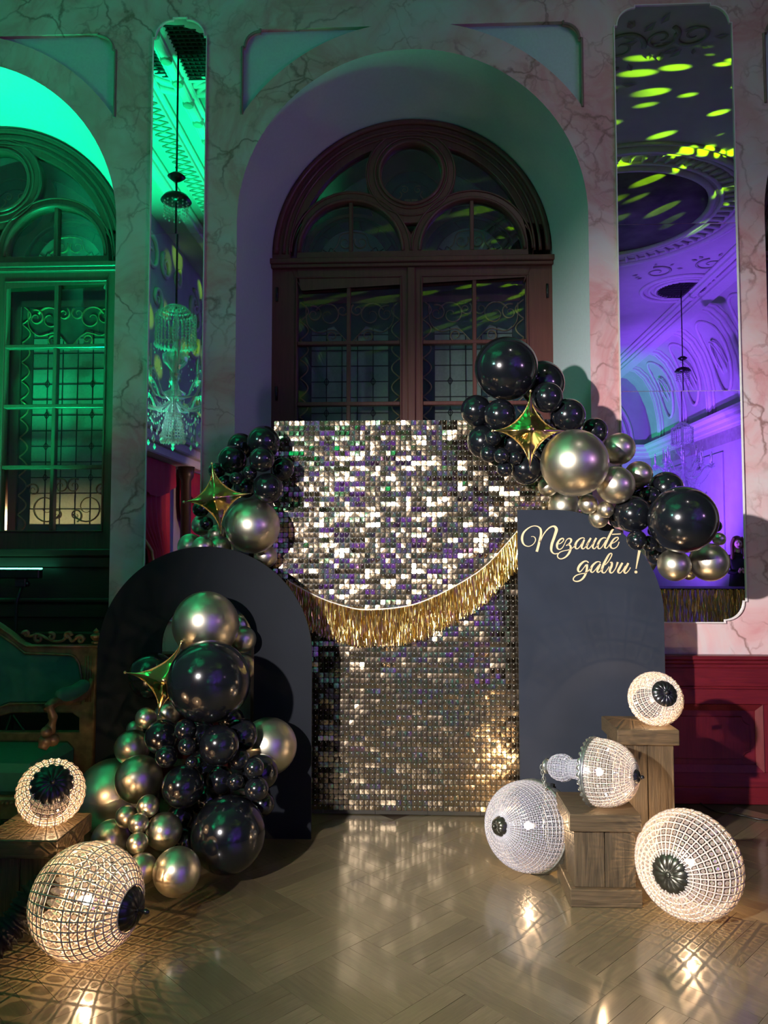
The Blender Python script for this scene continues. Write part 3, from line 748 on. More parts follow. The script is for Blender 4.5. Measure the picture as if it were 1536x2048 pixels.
def vis(x, y):
    v = CR.transposed() @ (Vector((x, y, 0))-CL)
    if v.z > -0.1: return 0
    px = CX+F*v.x/-v.z; py = CY-F*v.y/-v.z
    if not (-60 < px < 1596 and 1500 < py < 2110): return 0
    return 1/(v.length**2)*abs(v.y)/v.length
planks.sort(key=lambda p: -vis(p[0], p[1]))
rest = MB()
for k, (x, y, rot) in enumerate(planks):
    if k < 300 and vis(x, y) > 0:
        o = bpy.data.objects.new('plank', pmesh); COL.objects.link(o); o.parent = fl
        o.location = (x, y, random.uniform(-0.0006, 0)); o.rotation_euler = (random.uniform(-0.0012, 0.0012), random.uniform(-0.0005, 0.0005), R(rot))
    else:
        q = MB(); q.box(-PL/2+g, PL/2-g, -PW/2+g, PW/2-g, -0.02, 0.0); q.xf(Matrix.Translation((x, y, random.uniform(-0.0006, 0))) @ Matrix.Rotation(R(rot), 4, 'Z')); rest.add(q.v, q.f)
tag(obj('plank', rest, M['plank'], fl), 'outer parquet planks', kind='stuff')
mb = MB(); mb.box(XL, XR, YB, 0.25, -0.004, -0.0005); obj('far_parquet', mb, M['plank'], fl)
# ================================================================== THE HALL BEHIND THE CAMERA (seen in the mirrors)
mb = MB(); mb.box(XL-0.25, XL, YB, YW, 0, ZC+0.3); wl = tag(obj('wall_left', mb, M['gray_wall']), 'grey lilac side wall with stucco scrolls', kind='structure')
mb = MB(); mb.box(XR, XR+0.25, YB, YW, 0, ZC+0.3); wr = tag(obj('wall_right', mb, M['gray_wall']), 'side wall washed in purple light', kind='structure')
mb = MB(); mb.box(XL-0.25, XR+0.25, YB-0.25, YB, 0, ZC+0.3); wf = tag(obj('wall_front', mb, M['gray_wall']), 'end wall of the hall with arched alcove', kind='structure')
mb = MB(); mb.box(XL-0.25, XR+0.25, YB-0.25, YW, ZC, ZC+0.25); ce = tag(obj('ceiling', mb, M['ceil']), 'painted ceiling with mouldings and dark fresco', kind='structure')
# cornice profile swept along a straight line
def cornice(nm, prof, p0, p1, nrm, mat, par):
    p0, p1, nrm = Vector(p0), Vector(p1), Vector(nrm); mb = MB(); k = len(prof)
    vs = [p+nrm*a+Vector((0, 0, b)) for p in (p0, p1) for a, b in prof]
    mb.add(vs, [(i, i+1, k+i+1, k+i) for i in range(k-1)]); return obj(nm, mb, mat, par)
step = [(0, 0), (0.06, 0.0), (0.06, 0.05), (0.10, 0.07), (0.10, 0.16), (0.18, 0.20), (0.18, 0.27), (0.26, 0.33), (0.26, 0.40), (0.0, 0.45)]
cornice('cornice', [(a*1.2, b*1.0) for a, b in step], (XR, YB, 4.40), (XR, W, 4.40), (-1, 0, 0), M['stucco'], wr)
cornice('cornice', [(a*1.2, b*1.0) for a, b in step], (XL, YB, 4.40), (XR, YB, 4.40), (0, 1, 0), M['stucco'], wf)
mb = MB(); mb.box(XR-0.012, XR, YB, W, 4.08, 4.40); obj('frieze', mb, M['ceil_orn'], wr)
# cove from the cornice up to the ceiling, with arched ribs (right side)
XE = 6.55
cv = [(XR-0.05, 4.85)] + [(XR-0.05-(XR-0.05-XE)*(1-math.cos(R(t))), 4.85+(ZC-4.85)*math.sin(R(t))) for t in (15, 30, 45, 60, 75, 90)]
mb = MB(); vs = [(x, y, z) for y in (YB, W) for x, z in cv]; k = len(cv)
mb.add(vs, [(i, i+1, k+i+1, k+i) for i in range(k-1)], True); obj('cove', mb, M['ceil'], wr)
for y in [YB+1.2+i*1.9 for i in range(10)]:
    mb = MB()
    mb.tube([(x-0.02, y, z) for x, z in cv], 0.07, 6, up=(0, 1, 0)); mb.tube([(x-0.02, y+0.22, z) for x, z in cv], 0.035, 6, up=(0, 1, 0)); mb.tube([(x-0.02, y-0.22, z) for x, z in cv], 0.035, 6, up=(0, 1, 0))
    obj('cove_rib', mb, M['stucco'], wr)
    mb = MB()      # oval cartouche between the ribs
    oc = []
    for i in range(28):
        a = 2*math.pi*i/28; tt = 42+30*math.sin(a); yy = y+0.95+0.5*math.cos(a)
        oc.append((XR-0.09-(XR-0.05-XE)*(1-math.cos(R(tt))), yy, 4.85+(ZC-4.85)*math.sin(R(tt))))
    mb.tube(oc, 0.04, 6, closed=True)
    for sg in (-1, 1):
        mb.tube([(XR-0.09-(XR-0.05-XE)*(1-math.cos(R(30+24*math.sin(q)))), y+0.95+sg*0.28*(1-i/14)*math.cos(q), 4.85+(ZC-4.85)*math.sin(R(30+24*(1-i/14)*math.sin(q)))) for i, q in enumerate([j*0.45 for j in range(13)])], 0.022, 5)
    obj('cartouche', mb, M['stucco'], wr)
# ceiling beams along the hall
for (x, s, wd) in ((XE-0.15, 1, 0.30), (XE-0.55, 1, 0.12), (-3.25, -1, 0.3), (-2.75, -1, 0.12), (-3.75, -1, 0.16)):
    mb = MB(); mb.box(x-wd/2, x+wd/2, YB, W, ZC-0.14, ZC, 0.02); mb.box(x-wd/2-0.06, x+wd/2+0.06, YB, W, ZC-0.07, ZC, 0.02); obj('ceiling_beam', mb, M['stucco'], ce)
# trellis on the left beams
mb = MB()
for i in range(90):
    y = -8+i*0.14
    for s in (-1, 1): mb.tube([(-3.12, y, ZC-0.15), (-3.38, y+s*0.14, ZC-0.15)], 0.012, 4)
tag(obj('trellis_band', mb, M['ceil_orn'], ce), kind='stuff')
for i in range(30):
    mb = MB(); y = -7.5+i*0.42; mb.lathe([(0.06, -0.04), (0.075, 0), (0.05, 0.03)], 8, -2.75, y, ZC-0.12, smooth=False); obj('rosette', mb, M['ceil_orn'], ce)
# round fresco with a stepped ring
fx, fy = 3.35, -3.1
mb = MB(); mb.lathe([(0.0, -0.012), (1.52, -0.012), (1.52, 0)], 64, fx, fy, ZC); tag(obj('fresco', mb, M['fresco'], ce), 'dark painted fresco roundel')
for rr, th in ((1.58, 0.06), (1.72, 0.035), (2.0, 0.035), (2.12, 0.07), (2.25, 0.03)):
    mb = MB(); mb.tube([(fx+rr*math.cos(2*math.pi*i/72), fy+rr*math.sin(2*math.pi*i/72), ZC-0.01) for i in range(72)], th, 6, closed=True); obj('fresco_ring', mb, M['stucco'], ce)
mb = MB()
for i in range(64):
    a = 2*math.pi*i/64; c, s_ = math.cos(a), math.sin(a)
    mb.tube([(fx+1.76*c, fy+1.76*s_, ZC-0.015), (fx+1.96*c, fy+1.96*s_, ZC-0.03)], [0.02, 0.045], 5)
tag(obj('egg_and_dart', mb, M['stucco'], ce), kind='stuff')
def scroll(mbx, x, y, r, sg, st, th=0.03, tn=1.4):
    n = 30
    mbx.tube([(x+sg*r*(1-0.85*i/n)*math.cos(st+tn*6.283*i/n), y+r*(1-0.85*i/n)*math.sin(st+tn*6.283*i/n), ZC-0.012) for i in range(n+1)], [th*(1-0.7*i/n) for i in range(n+1)], 6, flat=0.5)
mb = MB()
rnd = random.Random(3)
for (x, y, r, sg, st) in ((2.35, 1.15, 0.26, 1, 0), (2.75, 1.3, 0.2, -1, 2), (2.3, 0.6, 0.22, 1, 1), (3.1, 1.35, 0.2, 1, 3), (1.55, 2.75, 0.30, 1, 0), (2.0, 2.2, 0.22, -1, 1), (1.2, 1.9, 0.26, 1, 2), (2.6, 2.9, 0.3, -1, 3), (3.4, 3.3, 0.3, 1, 1), (1.8, 1.3, 0.2, 1, 4), (-1.3, 2.6, 0.35, 1, 2), (-1.6, 1.7, 0.3, -1, 0), (-2.1, 2.5, 0.22, 1, 1), (5.2, -0.6, 0.35, 1, 1), (4.9, -5.6, 0.3, -1, 1), (5.8, -5.2, 0.3, 1, 2)):
    scroll(mb, x, y, r, sg, st)
    for k in range(6):
        a = rnd.uniform(0, 6.28); px_, py_ = x+r*1.2*math.cos(a), y+r*1.2*math.sin(a)
        b = a+rnd.uniform(-0.6, 0.6); L = rnd.uniform(0.10, 0.2)
        mb.add([(px_, py_, ZC-0.01), (px_+L*math.cos(b+0.5)*0.5, py_+L*math.sin(b+0.5)*0.5, ZC-0.02), (px_+L*math.cos(b), py_+L*math.sin(b), ZC-0.01), (px_+L*math.cos(b-0.5)*0.5, py_+L*math.sin(b-0.5)*0.5, ZC-0.02)], [(0, 1, 2, 3)])
tag(obj('painted_scrollwork', mb, M['ceil_orn'], ce), kind='stuff')
for (x, y, r) in ((-2.2, 0.25, 0.5),):
    mb = MB(); mb.lathe([(0.0, -0.01), (r, -0.01), (r, 0)], 48, x, y, ZC); obj('medallion', mb, M['ceil_orn'], ce)
    for rr in (r, r+0.1):
        mb = MB(); mb.tube([(x+rr*math.cos(2*math.pi*i/48), y+rr*math.sin(2*math.pi*i/48), ZC-0.01) for i in range(48)], 0.03, 6, closed=True); obj('medallion_ring', mb, M['stucco'], ce)

# ---- chandeliers with ceiling grilles
def chandelier(label, x, y, zc_, s=1.0):
    t = thing('chandelier', label, 'chandelier', (x, y, zc_), 'crystal chandeliers of the hall')
    def part(nm, mb, mat): mb.xf(Matrix.Translation((x, y, zc_)) @ Matrix.Scale(s, 4)); return obj(nm, mb, mat, t)
    H = (ZC-zc_)/s
    mb = MB(); mb.tube([(0, 0, 0.9), (0, 0, H-0.02)], 0.012, 8); part('rod', mb, M['bronze'])
    mb = MB(); mb.lathe([(0.0, 0), (0.05, 0.01), (0.10, 0.05), (0.05, 0.09), (0.02, 0.10)], 16, 0, 0, 2.33); mb.lathe([(0.02, 0.0), (0.17, 0.02), (0.13, 0.08), (0.03, 0.12)], 20, 0, 0, 2.08); part('canopy_cup', mb, M['bronze'])
    mb = MB(); mb.lathe([(0.01, -0.36), (0.05, -0.33), (0.07, -0.26), (0.04, -0.2), (0.03, -0.16), (0.09, -0.10), (0.12, -0.04), (0.05, 0.0), (0.03, 0.08), (0.05, 0.12), (0.03, 0.18), (0.05, 0.22), (0.13, 0.30), (0.145, 0.38), (0.10, 0.41), (0.03, 0.44), (0.02, 0.6), (0.04, 0.7), (0.015, 0.9)], 20); part('stem', mb, M['crystal_c'])
    mb = MB()
    def bead(p, r): mb.add([(p[0], p[1], p[2]+r*1.4), (p[0]+r, p[1], p[2]), (p[0], p[1]+r, p[2]), (p[0]-r, p[1], p[2]), (p[0], p[1]-r, p[2]), (p[0], p[1], p[2]-r*1.4)], [(0, 1, 2), (0, 2, 3), (0, 3, 4), (0, 4, 1), (5, 2, 1), (5, 3, 2), (5, 4, 3), (5, 1, 4)])
    for k in range(28):
        a = 2*math.pi*k/28; c, q = math.cos(a), math.sin(a)
        for j in range(5): bead(((0.04+0.034*j)*c, (0.04+0.034*j)*q, 0.93-0.006*j*j), 0.014)
        for j in range(10): bead((0.215*c, 0.215*q, 0.82-0.036*j), 0.014 if j < 9 else 0.026)
        if k % 2: 
            for j in range(5): bead((0.13*c, 0.13*q, 2.08-0.04*j), 0.012)
    for k in range(22):
        a = 2*math.pi*k/22; c, q = math.cos(a), math.sin(a)
        for j in range(8):
            rr = 0.075+0.045*j/7
            bead((rr*c, rr*q, -0.30-0.034*j), 0.016)
        bead((0.12*c, 0.12*q, -0.59), 0.026)
    tag(part('crystal_strings', mb, M['crystal_c']), kind='stuff')
    arm = MB(); P = catmull([(0.06, -0.12), (0.20, -0.20), (0.38, -0.16), (0.50, -0.02), (0.62, 0.06), (0.70, 0.02)], 4)
    arm.tube([(p[0], 0, p[1]) for p in P], 0.014, 6)
    pan = MB(); pan.lathe([(0.0, 0), (0.03, 0.01), (0.07, 0.05), (0.075, 0.06), (0.02, 0.05)], 10, 0.70, 0, 0.02, smooth=False)
    tube_ = arm; arm = MB()
    def drop(p, r): arm.add([(p[0], p[1], p[2]+r*0.6), (p[0]+r, p[1], p[2]-r), (p[0], p[1]+r, p[2]-r), (p[0]-r, p[1], p[2]-r), (p[0], p[1]-r, p[2]-r), (p[0], p[1], p[2]-r*2.4)], [(0, 1, 2), (0, 2, 3), (0, 3, 4), (0, 4, 1), (5, 2, 1), (5, 3, 2), (5, 4, 3), (5, 1, 4)])
    for k in range(6): drop((0.70+0.07*math.cos(k*1.047), 0.07*math.sin(k*1.047), 0.03), 0.014)
    for k in range(14): u = k/13; drop((0.12+0.58*u, 0.0, -0.20+0.05-0.42*math.sin(u*math.pi)*0.55+0.15*u), 0.013)
    for k in range(10): u = k/9; drop((0.24+0.44*u, 0.02*math.sin(k), 0.62-0.56*u-0.25*math.sin(u*math.pi)), 0.011)
    for u in (0.25, 0.5, 0.75): drop((0.12+0.58*u, 0, -0.36-0.2*math.sin(u*math.pi)), 0.026)
    cnd = MB(); cnd.tube([(0.70, 0, 0.06), (0.70, 0, 0.27)], 0.021, 8); cnd.sphere((0.70, 0, 0.295), 0.017, 6, 5, (1, 1, 1.8))
    am = tube_.mesh('arm', M['crystal_c']); dm = arm.mesh('crystal_drops', M['crystal_c']); pm_ = pan.mesh('drip_pan', M['crystal_c']); cm = cnd.mesh('candle', M['white'])
    for ring, (n, dz, sc) in enumerate(((10, -0.04, 0.82), (8, 0.10, 0.55))):
        for k in range(n):
            mt = Matrix.Translation((x, y, zc_)) @ Matrix.Scale(s, 4) @ Matrix.Translation((0, 0, dz)) @ Matrix.Rotation(2*math.pi*(k+0.5*ring)/n, 4, 'Z') @ Matrix.Diagonal((sc, sc, 1, 1))
            o = link('arm', am, t); o.matrix_basis = mt
            link('candle', cm, o, False); link('drip_pan', pm_, o, False); tag(link('crystal_drops', dm, o, False), kind='stuff')
    gr = thing('ceiling_grille', 'round dark lattice grille in the ceiling above the '+('left' if x < 0 else 'right')+' chandelier', 'grille', (x, y, ZC-0.03))
    mb = MB(); rg = 0.5
    for i in range(-9, 10):
        d = i*0.065; h = math.sqrt(max(rg*rg-d*d, 0.0))
        if h > 0.05:
            mb.box(x+d-0.008, x+d+0.008, y-h, y+h, ZC-0.05, ZC-0.035); mb.box(x-h, x+h, y+d-0.008, y+d+0.008, ZC-0.06, ZC-0.048)
    tag(obj('lattice', mb, M['grille'], gr), kind='stuff')
    mb = MB(); mb.lathe([(0.0, -0.012), (rg, -0.012), (rg, 0)], 40, x, y, ZC); obj('opening', mb, M['came'], gr)
    for rr, th in ((rg, 0.05), (rg+0.14, 0.035), (rg+0.3, 0.05)):
        mb = MB(); mb.tube([(x+rr*math.cos(2*math.pi*i/48), y+rr*math.sin(2*math.pi*i/48), ZC-0.01) for i in range(48)], th, 6, closed=True); obj('surround_ring', mb, M['stucco'], gr)
    return t
chandelier('large crystal chandelier with candles, reflected in the narrow left mirror', -2.62, 1.30, 3.30, 1.0)
chandelier('crystal chandelier with candles, reflected small in the wide right mirror', 5.70, -6.55, 3.25, 1.0)

# ---- left side wall: stucco scrolls above, balcony, columns and crimson curtains below
mb = MB(); rnd = random.Random(11)
for k in range(46):
    y = rnd.uniform(-9.5, 0.5); z = rnd.uniform(4.4, 6.7); r = rnd.uniform(0.18, 0.42); sg = rnd.choice((-1, 1)); st = rnd.uniform(0, 6.28); n = 26
    mb.tube([(XL+0.02, y+sg*r*(1-0.85*i/n)*math.cos(st+8.5*i/n), z+r*(1-0.85*i/n)*math.sin(st+8.5*i/n)) for i in range(n+1)], [0.05*(1-0.6*i/n) for i in range(n+1)], 5)
tag(obj('stucco_scrolls', mb, M['stucco'], wl), kind='stuff')
bal = thing('balcony', 'grey panelled balcony front along the left side wall, reflected in the narrow mirror', 'balcony', (XL, -4, 3.2))
mb = MB(); mb.box(XL, XL+0.5, YB, 1.0, 3.15, 3.30, 0.02); mb.box(XL, XL+0.58, YB, 1.0, 3.30, 3.38, 0.02); mb.box(XL, XL+0.42, YB, 1.0, 3.0, 3.15, 0.02); obj('entablature', mb, M['stucco'], bal)
mb = MB(); mb.box(XL, XL+0.40, YB, 1.0, 3.38, 3.95); obj('parapet', mb, M['gray_wall'], bal)
mb = MB(); mb.box(XL, XL+0.46, YB, 1.0, 3.95, 4.03, 0.015); obj('handrail', mb, M['stucco'], bal)
for i in range(12):
    y = -13+i*1.15; mb = MB(); mb.box(XL+0.40, XL+0.425, y, y+0.9, 3.48, 3.86, 0.01); obj('parapet_panel', mb, M['stucco'], bal)
for k, y in enumerate((-1.2, -3.9, -6.6, -9.3)):
    c = thing('column', ('nearest', 'second', 'third', 'farthest')[k]+' dark slender column between the red curtains in the mirror', 'column', (XL+0.3, y, 0), 'columns under the balcony')
    mb = MB(); mb.lathe([(0.16, 0), (0.16, 0.12), (0.11, 0.16), (0.10, 0.4), (0.09, 2.75), (0.13, 2.82), (0.15, 3.0)], 20, XL+0.3, y, 0); obj('shaft', mb, M['dark_wood'], c)
    mb = MB(); mb.box(XL+0.12, XL+0.48, y-0.18, y+0.18, 0, 0.1, 0.01); obj('base', mb, M['dark_wood'], c)
def curtain(label, y0, y1):
    c = thing('curtain', label, 'curtain', (XL+0.12, (y0+y1)/2, 0), 'crimson curtains under the balcony')
    mb = MB(); nx, nz = 48, 14; vs = []
    for j in range(nz+1):
        for i in range(nx+1):
            u = i/nx; v = j/nz; gather = 1-0.55*math.exp(-((v-0.45)/0.16)**2)
            yy = y0+(y1-y0)*(u*gather+(0 if True else 0)); vs.append((XL+0.10+0.045*math.sin(u*2*math.pi*9)*(0.5+0.5*(1-v)), yy, 0.02+2.96*v))
    mb.add(vs, [(j*(nx+1)+i, j*(nx+1)+i+1, (j+1)*(nx+1)+i+1, (j+1)*(nx+1)+i) for j in range(nz) for i in range(nx)], True); obj('drape', mb, M['curtain'], c)
    mb = MB(); mb.tube([(XL+0.17, y0+(y1-y0)*(1-0.55*math.exp(-((j/14-0.45)/0.16)**2)), 0.02+2.96*j/14) for j in range(15)], 0.022, 6); obj('trim', mb, M['gold_trim'], c)
    mb = MB(); nn = 20; vs = []
    for i in range(nn+1):
        u = i/nn; z = 2.98-0.35-0.25*math.sin(math.pi*u); yy = y0+(y1-y0)*1.02*u; vs += [(XL+0.20, yy, 2.98), (XL+0.22+0.02*math.sin(i*2), yy, z)]
    mb.add(vs, [(2*i, 2*i+2, 2*i+3, 2*i+1) for i in range(nn)], True); obj('valance', mb, M['curtain'], c)
for k, (a, b) in enumerate(((-3.6, -1.5), (-6.3, -4.2), (-9.0, -6.9), (-11.8, -9.7))):
    curtain(('crimson curtain nearest the mirror, gold edge, gathered at the middle', 'second crimson curtain beyond the first column in the mirror', 'third crimson curtain deep in the mirror', 'farthest crimson curtain under the balcony')[k], a, b)
spot('curtain_light', (-2.4, -3.2, 2.6), (XL, -4.8, 2.0), (1.0, 0.55, 0.45), 70, 90, 0.8, 0.1)
spot('magenta_column_light', (-3.4, -4.9, 0.2), (XL+0.1, -5.2, 1.7), (0.6, 0.05, 1.0), 40, 50, 0.6, 0.05)

# ---- end wall: arched alcove seen in the right mirror, window hoods on the purple side wall
mb = MB()
for rr in (1.5, 1.72, 1.9): mb.tube([(5.1+rr*math.cos(R(t)), YB+0.03, 4.9+rr*math.sin(R(t))) for t in range(0, 181, 6)], 0.06, 6)
obj('alcove_molding', mb, M['stucco'], wf)
mb = MB(); mb.lathe([(1.45, 0.0), (1.3, 0.05), (0, 0.2)], 30, 0, 0, 0); mb.xf(Matrix.Translation((5.1, YB, 4.9)) @ Matrix.Rotation(-math.pi/2, 4, 'X')); obj('alcove_shell', mb, M['ceil'], wf)
for i in range(5):
    y = -13.0+i*2.6; mb = MB(); mb.box(XR-0.05, XR, y, y+1.3, 1.2, 3.9, 0.01); obj('wall_panel', mb, M['gray_wall'], wr)
# small dark bracket lamp on the side wall
br = thing('wall_bracket', 'small dark bracket on the purple side wall, at the right edge of the mirror', 'bracket', (XR, -5.9, 2.95))
mb = MB(); mb.box(XR-0.45, XR, -5.98, -5.86, 2.93, 3.0, 0.01); mb.tube([(XR-0.4, -5.92, 2.93), (XR-0.2, -5.92, 2.78), (XR, -5.92, 2.7)], 0.02, 6); obj('arm', mb, M['grille'], br)

# ---- table with gold foil skirt in the hall
TX0, TX1, TY, TH = 4.15, 6.3, -3.55, 0.86
tb = thing('buffet_table', 'long table with gold foil skirt, reflected at the foot of the wide mirror', 'table', ((TX0+TX1)/2, TY-0.4, 0))
mb = MB(); mb.box(TX0, TX1, TY-0.8, TY, TH-0.03, TH, 0.006); obj('tabletop', mb, M['table_top'], tb)
lg = MB(); lg.box(-0.025, 0.025, -0.025, 0.025, 0, TH-0.03); lm = lg.mesh('leg', M['grille'])
for xx in (TX0+0.1, TX1-0.1):
    for yy in (TY-0.7, TY-0.1): o = link('leg', lm, tb, False); o.matrix_parent_inverse = wm(tb).inverted(); o.location = (xx, yy, 0)
mb = MB(); rnd = random.Random(2)
for k in range(420):
    x = TX0+(TX1-TX0)*k/420; z = TH-0.01; y = TY+0.012+0.02*math.sin(k*0.35); wdt = 0.008; pts = []
    n = 9
    for j in range(n+1):
        zz = z-(TH-0.03)*j/n; xo = rnd.uniform(-0.004, 0.004); yo = rnd.uniform(-0.006, 0.006)
        tw = rnd.uniform(-0.9, 0.9)
        pts += [(x+xo-wdt/2*math.cos(tw), y+yo-wdt/2*math.sin(tw), zz), (x+xo+wdt/2*math.cos(tw), y+yo+wdt/2*math.sin(tw), zz)]
    mb.add(pts, [(2*j, 2*j+1, 2*j+3, 2*j+2) for j in range(n)])
tag(obj('foil_skirt', mb, M['fringe'], tb), kind='stuff')

# ---- woman standing behind the table (only her reflection is seen)
def woman(x, y, face):
    t = thing('person', 'woman in black with long brown hair, reflected at the edge of the wide mirror', 'person', (x, y, 0))
    def skin(name, verts, edges, rad, mat, root=0, lev=2):
        me = bpy.data.meshes.new(name); me.from_pydata(verts, edges, []); o = bpy.data.objects.new(name, me); COL.objects.link(o)
        m = o.modifiers.new('s', 'SKIN'); sv = me.skin_vertices[0].data
        for i, r in enumerate(rad): sv[i].radius = (r, r) if not isinstance(r, tuple) else r; sv[i].use_root = (i == root)
        s2 = o.modifiers.new('d', 'SUBSURF'); s2.levels = lev; s2.render_levels = lev
        dg = bpy.context.evaluated_depsgraph_get(); dg.update(); m2 = bpy.data.meshes.new_from_object(o.evaluated_get(dg)); bpy.data.objects.remove(o)
        m2.materials.clear(); m2.materials.append(mat); m2.name = name
        for p in m2.polygons: p.use_smooth = True
        return m2
    V = [(0, 0, 0.95), (0, 0.0, 1.12), (0, 0.0, 1.30), (0, 0, 1.42), (0, 0.0, 1.50)]
    E = [(0, 1), (1, 2), (2, 3), (3, 4)]; Rr = [(0.155, 0.11), (0.125, 0.09), (0.15, 0.10), (0.07, 0.06), (0.05, 0.05)]
    for s in (-1, 1):
        b = len(V); V += [(s*0.16, 0, 1.38), (s*0.22, 0.02, 1.12), (s*0.10, 0.20, 1.08), (s*0.03, 0.22, 1.12)]; E += [(2, b), (b, b+1), (b+1, b+2), (b+2, b+3)]; Rr += [0.055, 0.045, 0.032, 0.022]
        c = len(V); V += [(s*0.10, 0, 0.80), (s*0.10, 0.01, 0.48), (s*0.10, -0.02, 0.10), (s*0.11, 0.10, 0.035)]; E += [(0, c), (c, c+1), (c+1, c+2), (c+2, c+3)]; Rr += [0.085, 0.055, 0.035, 0.03]
    body = link('body', skin('body', V, E, Rr, M['dress']), t, False)
    mb = MB(); mb.sphere((0, 0.0, 1.62), 0.105, 20, 16, (0.78, 0.92, 1.12)); mb.tube([(0, 0.10, 1.64), (0, 0.118, 1.605), (0, 0.10, 1.595)], 0.012, 6)
    for s in (-1, 1): mb.sphere((s*0.082, 0.0, 1.62), 0.018, 8, 6, (0.5, 1, 1.5))
    mb.tube([(0, 0, 1.40), (0, 0.005, 1.55)], 0.047, 12); obj('head', mb, M['skin'], t, False)
    mb = MB()
    for s in (-1, 1): mb.sphere((s*0.03, 0.088, 1.635), 0.011, 8, 6, (1.3, 0.6, 0.8))
    mb.tube([(-0.024, 0.088, 1.573), (0, 0.096, 1.570), (0.024, 0.088, 1.573)], 0.005, 5); obj('features', mb, M['hair'], t, False)
    mb = MB(); mb.sphere((0, -0.03, 1.65), 0.118, 20, 14, (0.86, 0.95, 1.08))
    for s in (-1, 1): mb.tube(catmull([(s*0.05, 0.03, 1.74), (s*0.095, 0.02, 1.62), (s*0.10, 0.04, 1.48), (s*0.11, 0.06, 1.33)], 4), [0.04]*4+[0.038]*4+[0.036]*4+[0.015], 8)
    mb.tube([(0, -0.08, 1.65), (0, -0.10, 1.45), (0, -0.09, 1.28)], [0.09, 0.095, 0.03], 10); obj('hair', mb, M['hair'], t, False)
    for s in (-1, 1):
        mb = MB(); mb.sphere((s*0.035, 0.235, 1.12), 0.035, 10, 8, (0.8, 0.5, 1.0))
        for k in range(4): mb.tube([(s*(0.045-0.012*k), 0.25, 1.14), (s*(0.03-0.014*k), 0.262, 1.165-0.004*k), (s*(0.010-0.012*k), 0.265, 1.155-0.006*k)], 0.0085, 6)
        mb.tube([(s*0.045, 0.225, 1.13), (s*0.03, 0.215, 1.17), (s*0.01, 0.22, 1.18)], 0.010, 6); obj('hand', mb, M['skin'], t, False)
    t.rotation_euler = (0, 0, face)
    return t
woman(6.02, -4.75, R(8))
spot('person_light', (4.2, -2.2, 3.2), (6.0, -4.7, 1.4), (0.8, 0.85, 1.0), 22, 30, 0.8, 0.1)
# ================================================================== SEQUIN WALL
YS = 4.37
P0 = at(548, 842, YS); TS = 0.03
NCOL, NROW = 60, int(P0.z/TS)
sq = thing('sequin_wall', 'shimmering champagne sequin panel backdrop in front of the middle window', 'backdrop', (P0.x+NCOL*TS/2, YS, 0))
xs0 = P0.x; zs1 = P0.z
for i in range(6):
    for j in range(8):
        z1 = zs1-j*0.3; z0 = max(z1-0.3, 0.004)
        if z1 < 0.02: continue
        mb = MB(); mb.box(xs0+i*0.3+0.0008, xs0+i*0.3+0.2992, YS+0.006, YS+0.011, z0+0.0008, z1); obj('grid_panel', mb, M['tile_back'], sq)
for x in (xs0+0.02, xs0+0.9, xs0+1.78):
    mb = MB(); mb.box(x-0.015, x+0.015, YS+0.012, YS+0.042, 0, zs1-0.02); mb.box(x-0.02, x+0.02, YS+0.012, YS+0.14, 0, 0.02); obj('stand_post', mb, M['grille'], sq)
h = TS/2-0.0012; c = 0.0045
oc = [(-h+c, -h), (h-c, -h), (h, -h+c), (h, h-c), (h-c, h), (-h+c, h), (-h, h-c), (-h, -h+c)]
tm = MB(); tm.add([(x, 0, z-h) for x, z in oc]+[(x, 0.0008, z-h) for x, z in oc]+[(0, -0.0007, -h)], [(i, (i+1) % 8, 16) for i in range(8)]+[(i, 8+i, 8+(i+1) % 8, (i+1) % 8) for i in range(8)], False)
pg = MB(); pg.lathe([(0.0022, 0.001), (0.0022, -0.003), (0.0, -0.004)], 6); pg.xf(Matrix.Translation((0, 0, -0.005)) @ Matrix.Rotation(math.pi/2, 4, 'X') @ Matrix.Scale(-1, 4))
base_v = tm.v; base_f = tm.f
tmesh = tm.mesh('sequin', M['tile'])
rest = MB(); pegs = MB(); rnd = random.Random(21); cand = []
for j in range(NROW):
    for i in range(NCOL):
        x = xs0+(i+0.5)*TS; z = zs1-j*TS-0.001
        if z < TS: continue
        band = min(1.0, 0.42+max(0, z-0.55)*0.55)
        gi = random.Random((i//3)*131+j*7+5); tx = rnd.gauss(1.0, 3.6*band)+gi.gauss(0, 6.0*band); tz = rnd.gauss(0.0*band, 4.5*band)+gi.gauss(0, 10.0*band); ty = rnd.gauss(0, 1.0)
        if rnd.random() < 0.06: tx += rnd.uniform(3, 8)
        cand.append((i, j, x, z, tx, tz, ty))
def hidden(c):
    x, z = c[2], c[3]
    v = CR.transposed() @ (Vector((x, YS, z))-CL); px = CX+F*v.x/-v.z; py = CY-F*v.y/-v.z
    return (px, py)
near = [c for c in cand if 640 < hidden(c)[0] < 1030 and 1330 < hidden(c)[1] < 1640]
near.sort(key=lambda c: (-c[1]))
ids = set((c[0], c[1]) for c in near[:300])
for (i, j, x, z, tx, tz, ty) in cand:
    mt = Matrix.Translation((x, YS, z-0.0)) @ Matrix.Rotation(R(tz), 4, 'Z') @ Matrix.Rotation(R(-tx), 4, 'X') @ Matrix.Rotation(R(ty), 4, 'Y')
    if (i, j) in ids:
        o = link('sequin', tmesh, sq, False); o.matrix_parent_inverse = Matrix.Translation(-sq.location); o.matrix_basis = mt
    else:
        rest.add([mt @ Vector(v) for v in base_v], base_f)
    pegs.add([(x+v[0], YS+v[1]-0.001, z+v[2]) for v in pg.v], pg.f)
tag(obj('sequin', rest, M['tile'], sq), kind='stuff'); tag(obj('peg', pegs, M['peg'], sq), kind='stuff')

